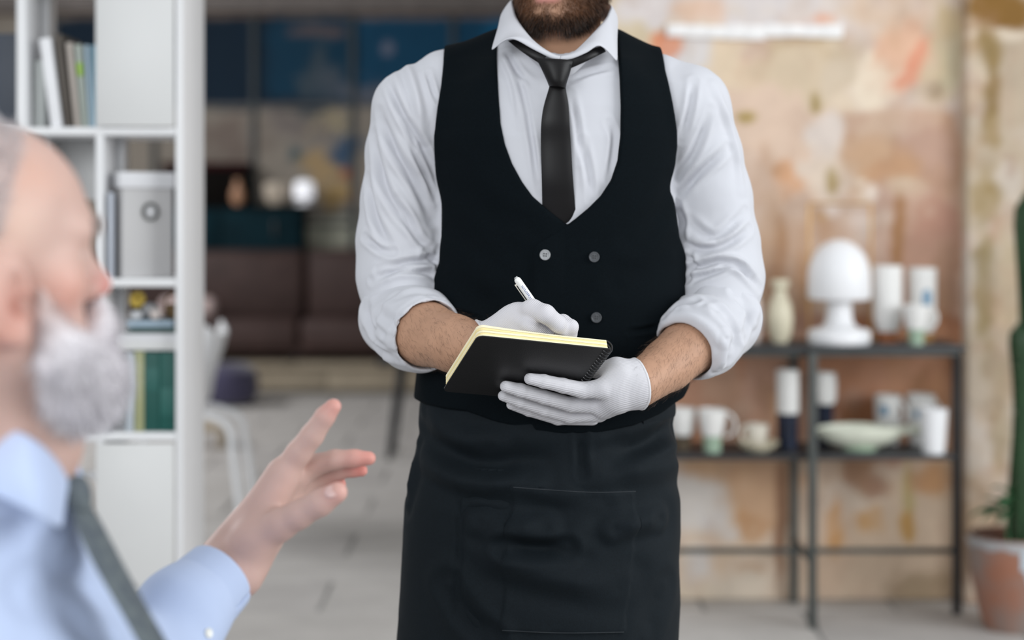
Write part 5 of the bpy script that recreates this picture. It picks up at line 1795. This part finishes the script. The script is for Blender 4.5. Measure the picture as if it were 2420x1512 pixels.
# --- trousers and shoes below the apron
v, f = surf(lambda p: smax(legs(p, 0.004), (0.10 - p[:, 2]).astype(np.float32), 0.006), (-0.25, 2.15, 0.06), (0.35, 2.62, 1.02), 0.007)
link('trousers', np_mesh('trousers', v, f), M_vest, waiter)
M_shoe = mat('black_shoe', (0.012, 0.011, 0.010), 0.3, 0.5)
for s in (-1, 1):
    cx = 0.045 + s * 0.105
    fn = lambda p: smax(smin(cone(p, V(cx + s * 0.02, WY + 0.05, 0.055), V(cx + s * 0.048, WY - 0.15, 0.040), 0.050, 0.042), cone(p, V(cx + s * .02, WY + .03, .06), V(cx + s * .02, WY + .03, .105), .046, .044), 0.03), -p[:, 2], 0.004)
    v, f = surf(fn, (cx - 0.12, 2.2, -0.01), (cx + 0.16, 2.6, 0.16), 0.005)
    link('shoe', np_mesh('shoe', v, f), M_shoe, waiter)

# --- knitted white gloves
M_gl = mat('white_knit_glove', (0.655, 0.645, 0.675), 0.85, 0.2, wave=((0.35, 0.25, 0.0), 150, 0.38, 0.0010), bump=0.15, bscale=500, bdist=0.0006)
M_gr = mat('white_knit_glove', (0.655, 0.64, 0.67), 0.85, 0.2, wave=((0.0, 0.75, 0.0), 150, 0.38, 0.0010), bump=0.15, bscale=500, bdist=0.0006)
M_hem = mat('glove_hem', (0.69, 0.68, 0.70), 0.8, 0.2)
ax = FOR_R[3][0] - FOR_R[2][0]
ax /= np.linalg.norm(ax)
def glove(fn, F, cut, lo, hi, m, label, aim):
    ax = np.asarray(aim, float)
    ax /= np.linalg.norm(ax)
    o0 = F[3][0] + ax * cut
    def g(p):
        d = smin(fn(p, 0.0), cone(p, F[2][0], F[3][0], F[2][1] + 0.0012, F[3][1] + 0.0022), 0.008)
        return smax(d, (-(p - o0) @ ax).astype(np.float32), 0.003)
    v, f = surf(g, lo, hi, 0.0017)
    v = relax(v, f, 1, 0.3)
    gl = link('glove', np_mesh('glove', v, f), m, waiter)
    gl['label'] = label
    # elastic hem
    u1 = np.cross(ax, (0, 0, 1))
    u1 /= np.linalg.norm(u1)
    u2_ = np.cross(ax, u1)
    ring = []
    for t in np.linspace(0, 2 * math.pi, 40, endpoint=False):
        dr = u1 * math.cos(t) + u2_ * math.sin(t)
        rr = np.linspace(0.015, 0.06, 90)
        pp = (o0 + ax * 0.001 + dr * rr[:, None]).astype(np.float32)
        k = int(np.argmax(g(pp) > 0))
        ring.append(o0 + ax * 0.001 + dr * (rr[k] - 0.0006))
    MB().tube(ring, 0.0019, 8, closed=True).build('hem', M_hem, gl)
    return gl
lo = np.min([c[0] for c in HL_P + HL_I + HL_PALM[0]], 0) - 0.05
hi = np.max([c[0] for c in HL_P + HL_I + HL_T + HL_PALM[0]], 0) + 0.05
glove(hand_l, FOR_R, 0.002, lo, hi, M_gl, 'white knitted glove holding the notebook from below', (-0.88, -0.38, -0.12))
lo = np.min([c[0] for c in HR_P + HR_I + HR_T + [HR_W]], 0) - 0.05
hi = np.max([c[0] for c in HR_P + HR_I + HR_T + [HR_W]], 0) + 0.05
glove(hand_r, FOR_L, -0.004, lo, hi, M_gr, 'white knitted glove gripping the pen', (0.9, 0.1, 0.25))

# ================================================================== notebook and pen
nb = thing('notebook', 'black spiral notebook with yellow pages held open by the waiter', 'notebook', tuple(NB_O))
R_nb = Matrix((NB_U, NB_V, NB_N)).transposed().to_4x4()
nb.matrix_world = Matrix.Translation(Vector(NB_O)) @ R_nb
M_cover = mat('black_leatherette', (0.008, 0.0078, 0.0085), 0.42, 0.5, bump=0.25, bscale=500, bdist=0.0008)
M_page = mat('yellow_page', (0.86, 0.72, 0.36), 0.85, 0.2, var=0.06, vscale=30)
M_page2 = mat('pale_yellow_page', (0.88, 0.80, 0.56), 0.85, 0.2, var=0.06, vscale=30)
def plate(x0, x1, y0, y1, z0, z1, r=0.009, curl=0.0, n=10):
    """rounded sheet, the top-left corner may curl up"""
    pts = []
    for cx_, cy_, a0, rr in ((x1 - 0.002, y0 + 0.002, -90, 0.002), (x1 - 0.002, y1 - 0.002, 0, 0.002), (x0 + r, y1 - r, 90, r), (x0 + r, y0 + r, 180, r)):
        for k in range(7):
            a = math.radians(a0 + 15 * k)
            pts.append((cx_ + rr * math.cos(a), cy_ + rr * math.sin(a)))
    out = []
    for i, p in enumerate(pts):
        q_ = pts[(i + 1) % len(pts)]
        L = math.hypot(q_[0] - p[0], q_[1] - p[1])
        m_ = max(1, int(L / 0.012))
        for k in range(m_):
            out.append((p[0] + (q_[0] - p[0]) * k / m_, p[1] + (q_[1] - p[1]) * k / m_))
    def bend(x, y):
        return curl * max(0, 1 - (x - x0) / (0.75 * (x1 - x0))) ** 2
    return MB().rows([[(x, y, z0 + bend(x, y) * 0.6) for x, y in out], [(x, y, z1 + bend(x, y)) for x, y in out]], closed=True)
sgn_ = 1.0
plate(0, NB_W - 0.004, 0, NB_H, 0, 0.0016).build('cover', M_cover, nb, smooth=False)
stk = [(0.0017, 0.0050, M_page2, 0.0), (0.0051, 0.0078, M_page, 0.0002), (0.0079, 0.0108, M_page2, 0.0008), (0.0109, 0.0134, M_page, 0.0025), (0.0135, 0.0156, M_page2, 0.0045)]
for k, (z0, z1, m, cu) in enumerate(stk):
    plate(0.0022 + 0.0004 * k, NB_W - 0.006, 0.002 + 0.0003 * (k % 2), NB_H - 0.002, z0, z1, 0.009, cu).build('page_block', m, nb, smooth=False)
wire = mat('black_wire', (0.015, 0.015, 0.017), 0.25, 0.5)
for k in range(22):
    yy = 0.004 + k * (NB_H - 0.008) / 21
    MB().tube([(NB_W - 0.0065 + 0.0078 * math.cos(a), yy + 0.0012 * a / 6.28, 0.0068 + 0.0098 * math.sin(a)) for a in np.linspace(0, 2 * math.pi, 18, endpoint=False)], 0.0010, 6, closed=True).build('spiral_ring', wire, nb)

pen = thing('pen', 'white ballpoint pen with blue lettering in the gloved right hand', 'pen', tuple(PEN_A))
pd = Vector(PEN_B - PEN_A)
pl = pd.length
zax = pd.normalized()
to_cam = (Vector((0, 0, CAM_H)) - Vector(PEN_A)).normalized()
yax = (to_cam - zax * to_cam.dot(zax)).normalized()       # faces the viewer of the waiter
xax = yax.cross(zax)
pen.matrix_world = Matrix.Translation(Vector(PEN_A)) @ Matrix((xax, yax, zax)).transposed().to_4x4()
M_pen = mat('white_pen', (0.82, 0.82, 0.80), 0.35, 0.5)
M_penm = mat('pen_metal', (0.55, 0.52, 0.45), 0.3, 0.5, 0.7)
MB().lathe([(0, 0), (0.0030, 0.0002), (0.0044, 0.0022), (0.0047, 0.005), (0.0047, pl - 0.024), (0.0040, pl - 0.018), (0.0016, pl - 0.006), (0.0014, pl - 0.004)], 24).build('barrel', M_pen, pen)
MB().lathe([(0.0014, pl - 0.0055), (0.0011, pl - 0.002), (0.0003, pl - 0.0002), (0, pl)], 12).build('nib', M_penm, pen)
MB().lathe([(0, -0.0018), (0.0024, -0.0016), (0.0026, 0.0004), (0, 0.0006)], 16).build('push_button', mat('grey_plastic', (0.45, 0.45, 0.45), 0.4), pen)
# clip on the lower-left side
cs = -1.0
MB().span(cs * 0.0066 - 0.0008, cs * 0.0066 + 0.0008, -0.0016, 0.0016, 0.006, 0.043, 0.0006).build('clip', M_penm, pen)
MB().span(cs * 0.0066 - 0.0006, cs * 0.0036, -0.0014, 0.0014, 0.0065, 0.0095, 0.0005).build('clip_bridge', M_penm, pen)
def wrap_text(txt, size, z_at, m, name, flip=True):
    cu = bpy.data.curves.new(name, 'FONT')
    cu.body = txt
    cu.size = size
    cu.align_x = 'CENTER'
    cu.align_y = 'CENTER'
    to = bpy.data.objects.new(name, cu)
    COL.objects.link(to)
    dg = bpy.context.evaluated_depsgraph_get()
    me = bpy.data.meshes.new_from_object(to.evaluated_get(dg))
    bpy.data.objects.remove(to)
    R_ = 0.00485
    co = np.zeros(len(me.vertices) * 3)
    me.vertices.foreach_get('co', co)
    co = co.reshape(-1, 3)
    # baseline runs from the hand up to the pen top: text x -> -z, text y -> -x side
    th = co[:, 1] / R_
    new = np.stack([-R_ * np.sin(th) * 1.0, R_ * np.cos(th), z_at - co[:, 0]], -1)
    me.vertices.foreach_set('co', new.ravel())
    me.update()
    return link(name, me, m, pen)
wrap_text('Uniastrum', 0.0062, 0.0255, mat('blue_print', (0.03, 0.07, 0.28), 0.5), 'lettering')
MB().tube([(-0.0017 * math.sin(a) * 0.9 + 0.0004, 0.00485, 0.0425 + 0.0018 * math.cos(a)) for a in np.linspace(-0.4, 4.1, 16)], 0.00045, 6).build('logo', mat('red_print', (0.40, 0.03, 0.03), 0.5), pen)

# ================================================================== the seated guest
GEAR = (0.016, -0.026, 1.10)
G_R = frame_from((math.cos(math.radians(36)), math.sin(math.radians(36)), 0.04))
G_HEAD = at(262, 672, 1.385) - np.array((0.1215, 0, -0.027)) @ G_R
TA = math.radians(-17)
TF_ = np.array([math.cos(TA), math.sin(TA), 0.0])      # chest direction
TL_ = np.array([-math.sin(TA), math.cos(TA), 0.0])     # his left, away from the camera
GYC = 1.41
GT = [(1085, 150, .050, .060), (1130, 150, .058, .075), (1180, 158, .072, .110), (1240, 172, .088, .150), (1350, 226, .108, .180), (1512, 322, .124, .195), (1700, 385, .130, .195), (2000, 390, .130, .185), (2300, 400, .135, .190)]
gz_ = np.array([CAM_H - (r[0] - PY0) / FPX * GYC for r in GT])[::-1]
gb_ = np.array([r[2] for r in GT])[::-1]
gs_ = np.array([r[3] for r in GT])[::-1]
def g_edge(px, b, a):
    w = math.hypot(b * math.cos(TA), a * math.sin(TA))
    y = b * b * math.cos(TA) / w * TF_[1] + a * a * abs(math.sin(TA)) / w * TL_[1]
    return (px - PX0) / FPX * (GYC + y) - w
gc_ = np.array([g_edge(r[1], r[2], r[3]) for r in GT])[::-1]
def g_stack(p, grow=0.0, top=1130):
    z = p[:, 2]
    dx, dy = p[:, 0] - np.interp(z, gz_, gc_), p[:, 1] - GYC
    f_ = dx * TF_[0] + dy * TF_[1]
    s_ = dx * TL_[0] + dy * TL_[1]
    b, a = np.interp(z, gz_, gb_) + grow, np.interp(z, gz_, gs_) + grow
    r = np.sqrt((f_ / b) ** 2 + (s_ / a) ** 2)
    d = ((r - 1) * np.minimum(a, b)).astype(np.float32)
    zt = CAM_H - (top - PY0) / FPX * GYC
    d = smax(d, (z - zt).astype(np.float32), 0.03)
    return smax(d, (0.46 - z).astype(np.float32), 0.03)
def g_c(z):
    return np.array([np.interp(z, gz_, gc_), GYC, z])
SHZ = 0.948
SH_N, SH_F = g_c(SHZ) - TL_ * 0.165, g_c(SHZ) + TL_ * 0.135 - TF_ * 0.075
EL_N = SH_N + np.array([0.03, -0.02, -0.27])
WR_N = EL_N + TF_ * 0.24 + np.array([0, 0, 0.02])
EL_F = at(350, 1640, 1.70)
HY = 1.85
def H(px, py, Y, r):
    return (at(px, py, Y), rpx(r, Y))
G_FORE = [(EL_F, 0.046), H(470, 1412, 1.795, 74), H(540, 1338, 1.835, 58)]
W_A, W_B = H(522, 1318, 1.850, 42), H(566, 1356, 1.825, 42)
GI = [H(668, 1122, 1.850, 33), H(706, 1070, 1.846, 30), H(738, 1028, 1.842, 27.5), H(768, 984, 1.838, 24), H(788, 960, 1.836, 19)]
GM = [H(698, 1128, 1.880, 32), H(740, 1100, 1.882, 27), H(792, 1086, 1.876, 24), H(838, 1083, 1.872, 21), H(872, 1083, 1.870, 17)]
GRi = [H(700, 1150, 1.900, 30), H(752, 1128, 1.905, 24), H(800, 1112, 1.898, 21), H(835, 1110, 1.893, 17), H(856, 1112, 1.890, 14)]
GP = [H(694, 1178, 1.912, 27), H(738, 1164, 1.918, 21), H(775, 1150, 1.912, 18), H(805, 1144, 1.906, 14)]
GTh = [H(600, 1280, 1.826, 46), H(664, 1238, 1.812, 38), H(706, 1216, 1.804, 33), H(756, 1188, 1.796, 31), H(797, 1163, 1.790, 25)]
def g_hand(p):
    d = smin(cone(p, W_A[0], GI[0][0], W_A[1], GI[0][1] * 1.1), cone(p, W_B[0], GP[0][0], W_B[1], GP[0][1] * 1.15), 0.02)
    d = union([d, cone(p, W_A[0], GM[0][0], W_A[1], GM[0][1]), cone(p, W_B[0], GRi[0][0], W_B[1], GRi[0][1]), cone(p, W_B[0], GTh[0][0], W_B[1], GTh[0][1])], 0.02)
    d = smin(d, cone(p, GTh[0][0], GI[0][0], 0.018, 0.012), 0.02)
    for c in (GI, GM, GRi, GP):
        d = smin(d, chain(p, c, 0.004), 0.006)
    return smin(d, chain(p, GTh, 0.006), 0.010)
def g_legs(p, g=0.0):
    d = None
    for s in (-1, 1):
        hip = g_c(0.52) + TL_ * s * 0.10 + np.array([0, 0, 0.0])
        knee = hip + TF_ * 0.42 + TL_ * s * 0.03
        ank = knee + np.array([0, 0, -0.40]) - TF_ * 0.05
        toe = ank + TF_ * 0.19 + np.array([0, 0, -0.055])
        e = chain(p, [(hip, 0.085), (knee, 0.060), (ank, 0.040)], 0.03)
        e = smin(e, cone(p, ank + np.array([0, 0, -0.05]), toe, 0.045, 0.036), 0.03)
        d = e if d is None else np.minimum(d, e)
    return d - g
GNECK = [(to_world((-0.022, 0.0, -0.055), G_HEAD, G_R), 0.058), (at(12, 1040, 1.375), 0.061), (at(-5, 1150, 1.41), 0.056)]
def guest_f(p):
    d = g_stack(p, -0.012)
    d = smin(d, chain(p, GNECK, 0.02), 0.03)
    d = smin(d, chain(p, [(SH_N, 0.056), (EL_N, 0.043), (WR_N, 0.030), (WR_N + TF_ * 0.09, 0.030)], 0.02), 0.04)
    d = smin(d, chain(p, [(SH_F, 0.056)] + G_FORE, 0.02), 0.04)
    near = p[:, 0] > -0.42
    d = smin(d, g_hand(p), 0.014)
    d = smin(d, g_legs(p), 0.04)
    up = p[:, 2] > 1.0
    dh = np.full(len(p), 1.0, np.float32)
    if up.any():
        dh[up] = head_field(to_local(p[up], G_HEAD, G_R), GEAR, 0.013).astype(np.float32)
    return smin(d, dh, 0.02)
M_gskin = mat('guest_skin', attr=True, rough=0.5, spec=0.35, var=0.05, vscale=30, sss=0.12, bump=0.15, bscale=220, bdist=0.001)
v, f = surf(guest_f, (-0.85, 1.05, -0.01), (0.12, 2.02, 1.40), 0.0035)
n = normals(v, f)
q = (v - G_HEAD) @ G_R.T
head_v = v[:, 2] > 1.02
sk = np.tile(lina((204, 170, 158)), (len(v), 1))
hand_m = np.clip((v[:, 0] + 0.36) / 0.05, 0, 1)[:, None] * (v[:, 2] < 1.15)[:, None]
sk = sk * (1 - hand_m) + lina((208, 173, 162)) * hand_m
sk *= (1 + 0.07 * fbm(v, 16, 61, 3)[:, None])
def blush(c, r, rgb, k):
    global sk
    m = (np.exp(-(np.linalg.norm((q - np.array(c)) / np.array(r), axis=1) ** 2)) * head_v * k)[:, None]
    sk = sk * (1 - m) + lina(rgb) * m
blush((0.112, 0, -0.028), (0.016, 0.02, 0.014), (214, 128, 122), 0.8)
blush((0.06, -0.055, -0.03), (0.03, 0.03, 0.022), (226, 158, 140), 0.6)
blush((0.008, -0.08, -0.040), (0.022, 0.02, 0.034), (212, 142, 126), 0.55)
blush((0.010, -0.079, -0.036), (0.008, 0.012, 0.009), (150, 84, 66), 0.8)  # shadow of the ear hollow, painted dark into the skin colour
blush((-0.010, -0.07, -0.060), (0.014, 0.02, 0.010), (190, 120, 100), 0.6)
blush((0.03, -0.06, 0.065), (0.03, 0.03, 0.022), (222, 172, 150), 0.45)
blush((0.02, -0.07, 0.03), (0.02, 0.02, 0.02), (230, 196, 178), 0.6)
for tip, k in ((GI[-1][0], .5), (GM[-1][0], .6), (GRi[-1][0], .75), (GP[-1][0], .75), (GM[-2][0], .3), (GTh[-1][0], .35)):
    m = (np.exp(-(np.linalg.norm(v - tip, axis=1) / 0.016) ** 2) * k)[:, None]
    sk = sk * (1 - m) + lina((226, 128, 116)) * m
# short grey hair shades the scalp
def scalp(q):
    f_, s_, u_ = q[:, 0], np.abs(q[:, 1]), q[:, 2]
    line = np.interp(u_, [-0.06, -0.02, 0.03, 0.06, 0.10, 0.13], [-0.035, -0.022, 0.012, 0.022, 0.045, 0.050])
    m = smooth01((line - f_) / 0.014) * smooth01((u_ + 0.062) / 0.012)
    ear = (np.linalg.norm((q * np.array([1, 1, 1]) - np.stack([0 * f_ + 0.008, np.sign(q[:, 1]) * 0.080, 0 * f_ - 0.026], -1)) / np.array([0.024, 0.016, 0.038]), axis=1) < 1)
    return m * ~ear * head_v
sc = scalp(q)
sk = sk * (1 - 0.45 * sc[:, None]) + lina((196, 190, 192)) * 0.45 * sc[:, None]
sk = eye_paint(sk, q, (70, 84, 96))
guest = link('person', np_mesh('person', v, f, np.clip(sk, 0, 1)), M_gskin)
tag(guest, 'seated white-bearded man in light blue shirt and grey tie, gesturing with left hand', 'person')
M_ghair = mat('white_hair', attr=True, rough=0.5, spec=0.4)
cand = np.nonzero(sc > 0.3)[0]
pick = RNG.choice(cand, 9000)
hv, hf, hc = ribbons(v[pick], n[pick] * 0.5 + G_R[0] * -0.45 + np.array([0, 0, -0.25]) + RNG.normal(size=(len(pick), 3)) * 0.25, RNG.uniform(0.006, 0.013, len(pick)), 0.0007, None, 2,
                     lina((206, 202, 204)) * RNG.uniform(0.55, 1.1, (len(pick), 1)))
o = link('hair', np_mesh('hair', hv, hf, hc), M_ghair, guest)
o['kind'] = 'stuff'
# eyebrows
eb = np.nonzero((np.abs(q[:, 2] - 0.026 + 0.12 * np.abs(np.abs(q[:, 1]) - 0.03)) < 0.005) & (q[:, 0] > 0.05) & (np.abs(q[:, 1]) > 0.010) & (np.abs(q[:, 1]) < 0.052))[0]
pick = RNG.choice(eb, 500)
hv, hf, hc = ribbons(v[pick], n[pick] * 0.6 + RNG.normal(size=(len(pick), 3)) * 0.4 + np.array([0, 0, 0.2]), np.full(len(pick), 0.009), 0.0006, None, 2, np.tile(lina((170, 160, 156)), (len(pick), 1)))
o = link('eyebrows', np_mesh('eyebrows', hv, hf, hc), M_ghair, guest)
o['kind'] = 'stuff'

# full white beard: a soft mass with loose strands
def gbeard_l(q):
    m = np.stack([q[:, 0], np.abs(q[:, 1]), q[:, 2]], -1)
    d = ell(q, (0.080, 0, -0.106), (0.043, 0.046, 0.038))
    d = smin(d, cone(m, (0.036, 0.0635, -0.022), (0.052, 0.053, -0.076), 0.0040, 0.018), 0.02)
    d = smin(d, cone(m, (0.054, 0.053, -0.074), (0.080, 0.024, -0.102), 0.019, 0.031), 0.02)
    d = smin(d, cone(m, (0.066, 0.044, -0.078), (0.084, 0.026, -0.094), 0.012, 0.020), 0.02)
    d = smin(d, chain(m, [(V(0.108, 0.004, -0.048), 0.0095), (V(0.104, 0.018, -0.060), 0.0105), (V(0.090, 0.032, -0.084), 0.011)], 0.006), 0.008)
    return d
def gbeard_f(p):
    ql = to_local(p, G_HEAD, G_R)
    return (gbeard_l(ql) + 0.004 * fbm(ql * np.array([1, 1, 0.5]), 70, 5, 3)).astype(np.float32)
c = to_world((0.06, 0, -0.09), G_HEAD, G_R)
v, f = surf(gbeard_f, c - 0.13, c + 0.13, 0.003)
n = normals(v, f)
qb = (v - G_HEAD) @ G_R.T
bc_ = np.tile(lina((228, 224, 228)), (len(v), 1))
sp_ = smooth01((np.exp(-((qb[:, 2] + 0.05) / 0.04) ** 2) * smooth01((0.05 - qb[:, 0]) / 0.04)))[:, None]
bc_ = bc_ * (1 - 0.35 * sp_) + lina((222, 186, 172)) * 0.35 * sp_
sp2 = smooth01((qb[:, 2] + 0.068) / 0.04)[:, None] * (qb[:, 0] < 0.08)[:, None]
bc_ = bc_ * (1 - 0.75 * sp2) + lina((206, 176, 166)) * 0.75 * sp2
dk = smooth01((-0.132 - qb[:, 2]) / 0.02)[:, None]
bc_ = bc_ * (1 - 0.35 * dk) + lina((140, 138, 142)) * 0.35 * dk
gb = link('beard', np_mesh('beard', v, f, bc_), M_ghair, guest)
pick = RNG.integers(0, len(v), 12000)
fl = G_R[2] * -1.0 + G_R[0] * 0.25
hv, hf, hc = ribbons(v[pick] - n[pick] * 0.002, n[pick] * 0.45 + fl * 0.8 + RNG.normal(size=(len(pick), 3)) * 0.30, RNG.uniform(0.010, 0.022, len(pick)), 0.0007, None, 3,
                     bc_[pick] * RNG.uniform(0.6, 1.12, (len(pick), 1)))
o = link('beard_strands', np_mesh('beard_strands', hv, hf, np.clip(hc, 0, 1)), M_ghair, gb)
o['kind'] = 'stuff'

# thumb nail and fingertips' nails
def nail(c, r, facing, along, size, name='fingernail'):
    facing = np.asarray(facing, float) / np.linalg.norm(facing)
    along = along - facing * (along @ facing)
    along /= np.linalg.norm(along)
    Rn = np.stack([along, np.cross(facing, along), facing])
    o_ = c + facing * (r - 0.0012)
    v, f = surf(lambda p: ell(to_local(p, o_, Rn), (0, 0, 0), (size * 1.15, size, 0.0022)), o_ - size * 1.6, o_ + size * 1.6, size / 9)
    return link(name, np_mesh(name, v, f), mat('nail', (0.70, 0.46, 0.42), 0.3, 0.5), guest)
nail(GTh[-1][0] * 0.75 + GTh[-2][0] * 0.25, GTh[-1][1] * 1.06, (-0.05, -1.0, 0.55), GTh[-1][0] - GTh[-2][0], 0.0072)

# light blue shirt
M_gsh = mat('light_blue_shirt', (0.50, 0.59, 0.80), 0.75, 0.2, var=0.05, vscale=9, bump=0.08, bscale=700, bdist=0.0006, sheen=0.15)
CUF = H(520, 1362, 1.822, 79)
def gshirt_f(p):
    d = g_stack(p, 0.0, 1118)
    d = smin(d, cone(p, SH_N, g_c(1.03) - TL_ * 0.05, 0.066, 0.05), 0.05)
    d = smin(d, cone(p, SH_F, g_c(1.02) + TL_ * 0.04 - TF_ * 0.02, 0.054, 0.045), 0.05)
    d = smin(d, cone(p, at(2, 1085, 1.385), at(-20, 1230, 1.41), 0.064, 0.082), 0.03)
    d = smin(d, chain(p, [(SH_N, 0.068), (EL_N, 0.056), (WR_N, 0.040)], 0.03), 0.03)
    d = smin(d, chain(p, [(SH_F, 0.056), (EL_F, 0.058), H(430, 1450, 1.775, 100), CUF], 0.03), 0.03)
    ax = CUF[0] - at(430, 1450, 1.775)
    ax /= np.linalg.norm(ax)
    t = ((p - CUF[0]) @ ax).astype(np.float32)
    far = np.linalg.norm(p - CUF[0], axis=1) < 0.16
    d = np.where(far, smax(d, t + 0.004, 0.004), d)
    hole = chain(p, [(CUF[0] - ax * 0.035, CUF[1] - 0.006), (CUF[0] + ax * 0.05, CUF[1] - 0.005)], 0.005)
    d = smax(d, -hole, 0.003)
    return smax(d, -cone(p, at(10, 1000, 1.37), at(2, 1085, 1.385), 0.062, 0.057), 0.005)
v, f = surf(gshirt_f, (-0.85, 1.05, 0.44), (-0.12, 2.0, 1.14), 0.0035)
v = relax(v, f, 1, 0.4)
n = normals(v, f)
tree = bvh(v, f)
for px_line, amp, w in [
    ([(20, 1280), (110, 1330), (230, 1400), (300, 1470)], -0.004, 0.014), ([(60, 1400), (150, 1440), (240, 1512)], -0.006, 0.016), ([(10, 1210), (70, 1250), (130, 1262)], -0.004, 0.010),
    ([(90, 1400), (170, 1430), (260, 1500)], 0.004, 0.012), ([(150, 1300), (200, 1340), (240, 1400)], 0.004, 0.012)]:
    v = fold(v, n, tree, px_line, amp * 0.55, w)
v += n * (0.0015 * fbm(v, 17, 71, 3))[:, None]
gtree = bvh(v, f)
gsh = link('shirt', np_mesh('shirt', v, f), M_gsh, guest)
gsh['label'] = 'light blue dress shirt with buttoned cuff'
# cuff band
ax = CUF[0] - at(430, 1450, 1.775)
ax /= np.linalg.norm(ax)
def gcuff_f(p):
    d = chain(p, [(CUF[0] - ax * 0.070, CUF[1] + 0.0125), (CUF[0] + ax * 0.03, CUF[1] + 0.0030)], 0.005)
    t = ((p - CUF[0]) @ ax).astype(np.float32)
    d = smax(d, np.maximum(t - 0.002, -t - 0.062), 0.003)
    inn = chain(p, [(CUF[0] - ax * 0.075, CUF[1] + 0.0060), (CUF[0] + ax * 0.03, CUF[1] - 0.0035)], 0.005)
    # slit of the placket, facing down and to the viewer
    sl = np.abs((p - CUF[0]) @ np.cross(ax, slit)) - 0.0012
    sl = np.where((p - CUF[0]) @ slit > 0, sl, 1.0).astype(np.float32)
    return smax(smax(d, -inn, 0.002), -sl, 0.002)
slit = np.array([0.55, -0.75, -0.55])
slit = slit - ax * (slit @ ax)
slit /= np.linalg.norm(slit)
v, f = surf(gcuff_f, CUF[0] - 0.11, CUF[0] + 0.11, 0.0017)
v = relax(v, f, 2, 0.4)
cf = link('cuff', np_mesh('cuff', v, f), M_gsh, gsh)
tree = bvh(v, f)
_d = Vector(((492 - PX0) / FPX, 1.0, -(1496 - PY0) / FPX)).normalized()
hb, hn, _, _ = min((t_.ray_cast(Vector((0, 0, CAM_H)), _d) for t_ in (tree, gtree)), key=lambda r: r[3] if r[0] is not None else 9.0)
if hn is not None and hn.dot(_d) > 0:
    hn = -hn
if hb is None:
    hb, hn = Vector(at(492, 1496, 1.78)), Vector((0, -1, -0.3))
bt = MB().lathe([(0, 0), (0.0052, 0), (0.0056, 0.001), (0.0052, 0.0022), (0.004, 0.0018), (0, 0.0018)], 18).build('button', mat('pearl_button', (0.8, 0.8, 0.76), 0.25), cf)
bt.location = Vector(hb) - hn * 0.0003
bt.rotation_euler = hn.to_track_quat('Z', 'Y').to_euler()
# collar leaf
CI = [(-150, 930, 1.46), (-90, 960, 1.40), (-40, 985, 1.345), (0, 1003, 1.318), (60, 1024, 1.308), (110, 1060, 1.322), (146, 1102, 1.352), (163, 1128, 1.378)]
CO = [(-190, 1080, 1.47), (-140, 1120, 1.40), (-70, 1160, 1.325), (0, 1176, 1.290), (55, 1203, 1.283), (100, 1228, 1.290), (128, 1243, 1.308), (146, 1246, 1.330)]
def gleaf(ci, co):
    si = spline([at(*p) for p in ci], 4)
    so2 = spline([at(*p) for p in co], 4)
    rows = []
    for t in np.linspace(0, 1, 7):
        rows.append([a * (1 - t) + b * t + np.array([0.002, -0.010, 0.0]) * math.sin(math.pi * t) for a, b in zip(si, so2)])
    return rows
strip('collar', gleaf(CI, CO), M_gsh, gsh, 0.003, 1)
CI2 = [(163, 1128, 1.382), (150, 1098, 1.41), (110, 1060, 1.45), (40, 1020, 1.48), (-60, 970, 1.50), (-150, 930, 1.462)]
CO2 = [(176, 1150, 1.392), (190, 1180, 1.42), (160, 1150, 1.47), (60, 1120, 1.52), (-80, 1090, 1.54), (-190, 1080, 1.472)]
strip('collar', gleaf(CI2, CO2), M_gsh, gsh, 0.003, 1)
# grey patterned tie, hanging a little away from the chest
M_gtie = mat('grey_tie', (0.085, 0.105, 0.125), 0.6, 0.35, col2=(0.125, 0.150, 0.160), vscale=85, bump=0.15, bscale=500, bdist=0.0006, detail=1.0)
def glens(rows, name, parent, bulge, nseg=10):
    R = []
    for r in spline([np.array(r, float) for r in rows], 5):
        x0, y0, Y0, x1, y1, Y1 = r
        a, b = at(x0, y0, Y0), at(x1, y1, Y1)
        nn = np.cross(b - a, np.array([0.2, 0, 1.0]))
        nn /= np.linalg.norm(nn)
        if nn[1] > 0:
            nn = -nn
        ring = [a + (b - a) * s + nn * bulge * (1 - abs(2 * s - 1) ** 2.5) for s in np.linspace(0, 1, nseg)]
        ring += [a + (b - a) * s - nn * 0.003 for s in np.linspace(1, 0, nseg)[1:-1]]
        R.append(ring)
    return MB().rows(R, closed=True).build(name, M_gtie, parent, angle=70)
gt = glens([(168, 1192, 1.365, 206, 1178, 1.400), (182, 1250, 1.352, 242, 1238, 1.402), (222, 1335, 1.345, 296, 1340, 1.400), (282, 1440, 1.338, 350, 1438, 1.395), (335, 1535, 1.332, 408, 1540, 1.390), (400, 1650, 1.33, 470, 1660, 1.388)], 'tie', guest, 0.005)
gt['label'] = 'grey patterned tie'
glens([(158, 1122, 1.366, 190, 1122, 1.392), (158, 1150, 1.360, 206, 1142, 1.396), (164, 1180, 1.360, 208, 1170, 1.396), (168, 1202, 1.362, 206, 1190, 1.396)], 'knot', gt, 0.010)
# trousers and shoes (below the frame)
v, f = surf(lambda p: smax(np.minimum(g_legs(p, 0.006), 1.0), (0.09 - p[:, 2]).astype(np.float32), 0.006), (-0.85, 1.0, 0.04), (0.15, 1.75, 0.66), 0.009)
link('trousers', np_mesh('trousers', v, f), mat('dark_grey_wool', (0.03, 0.032, 0.036), 0.8), guest)
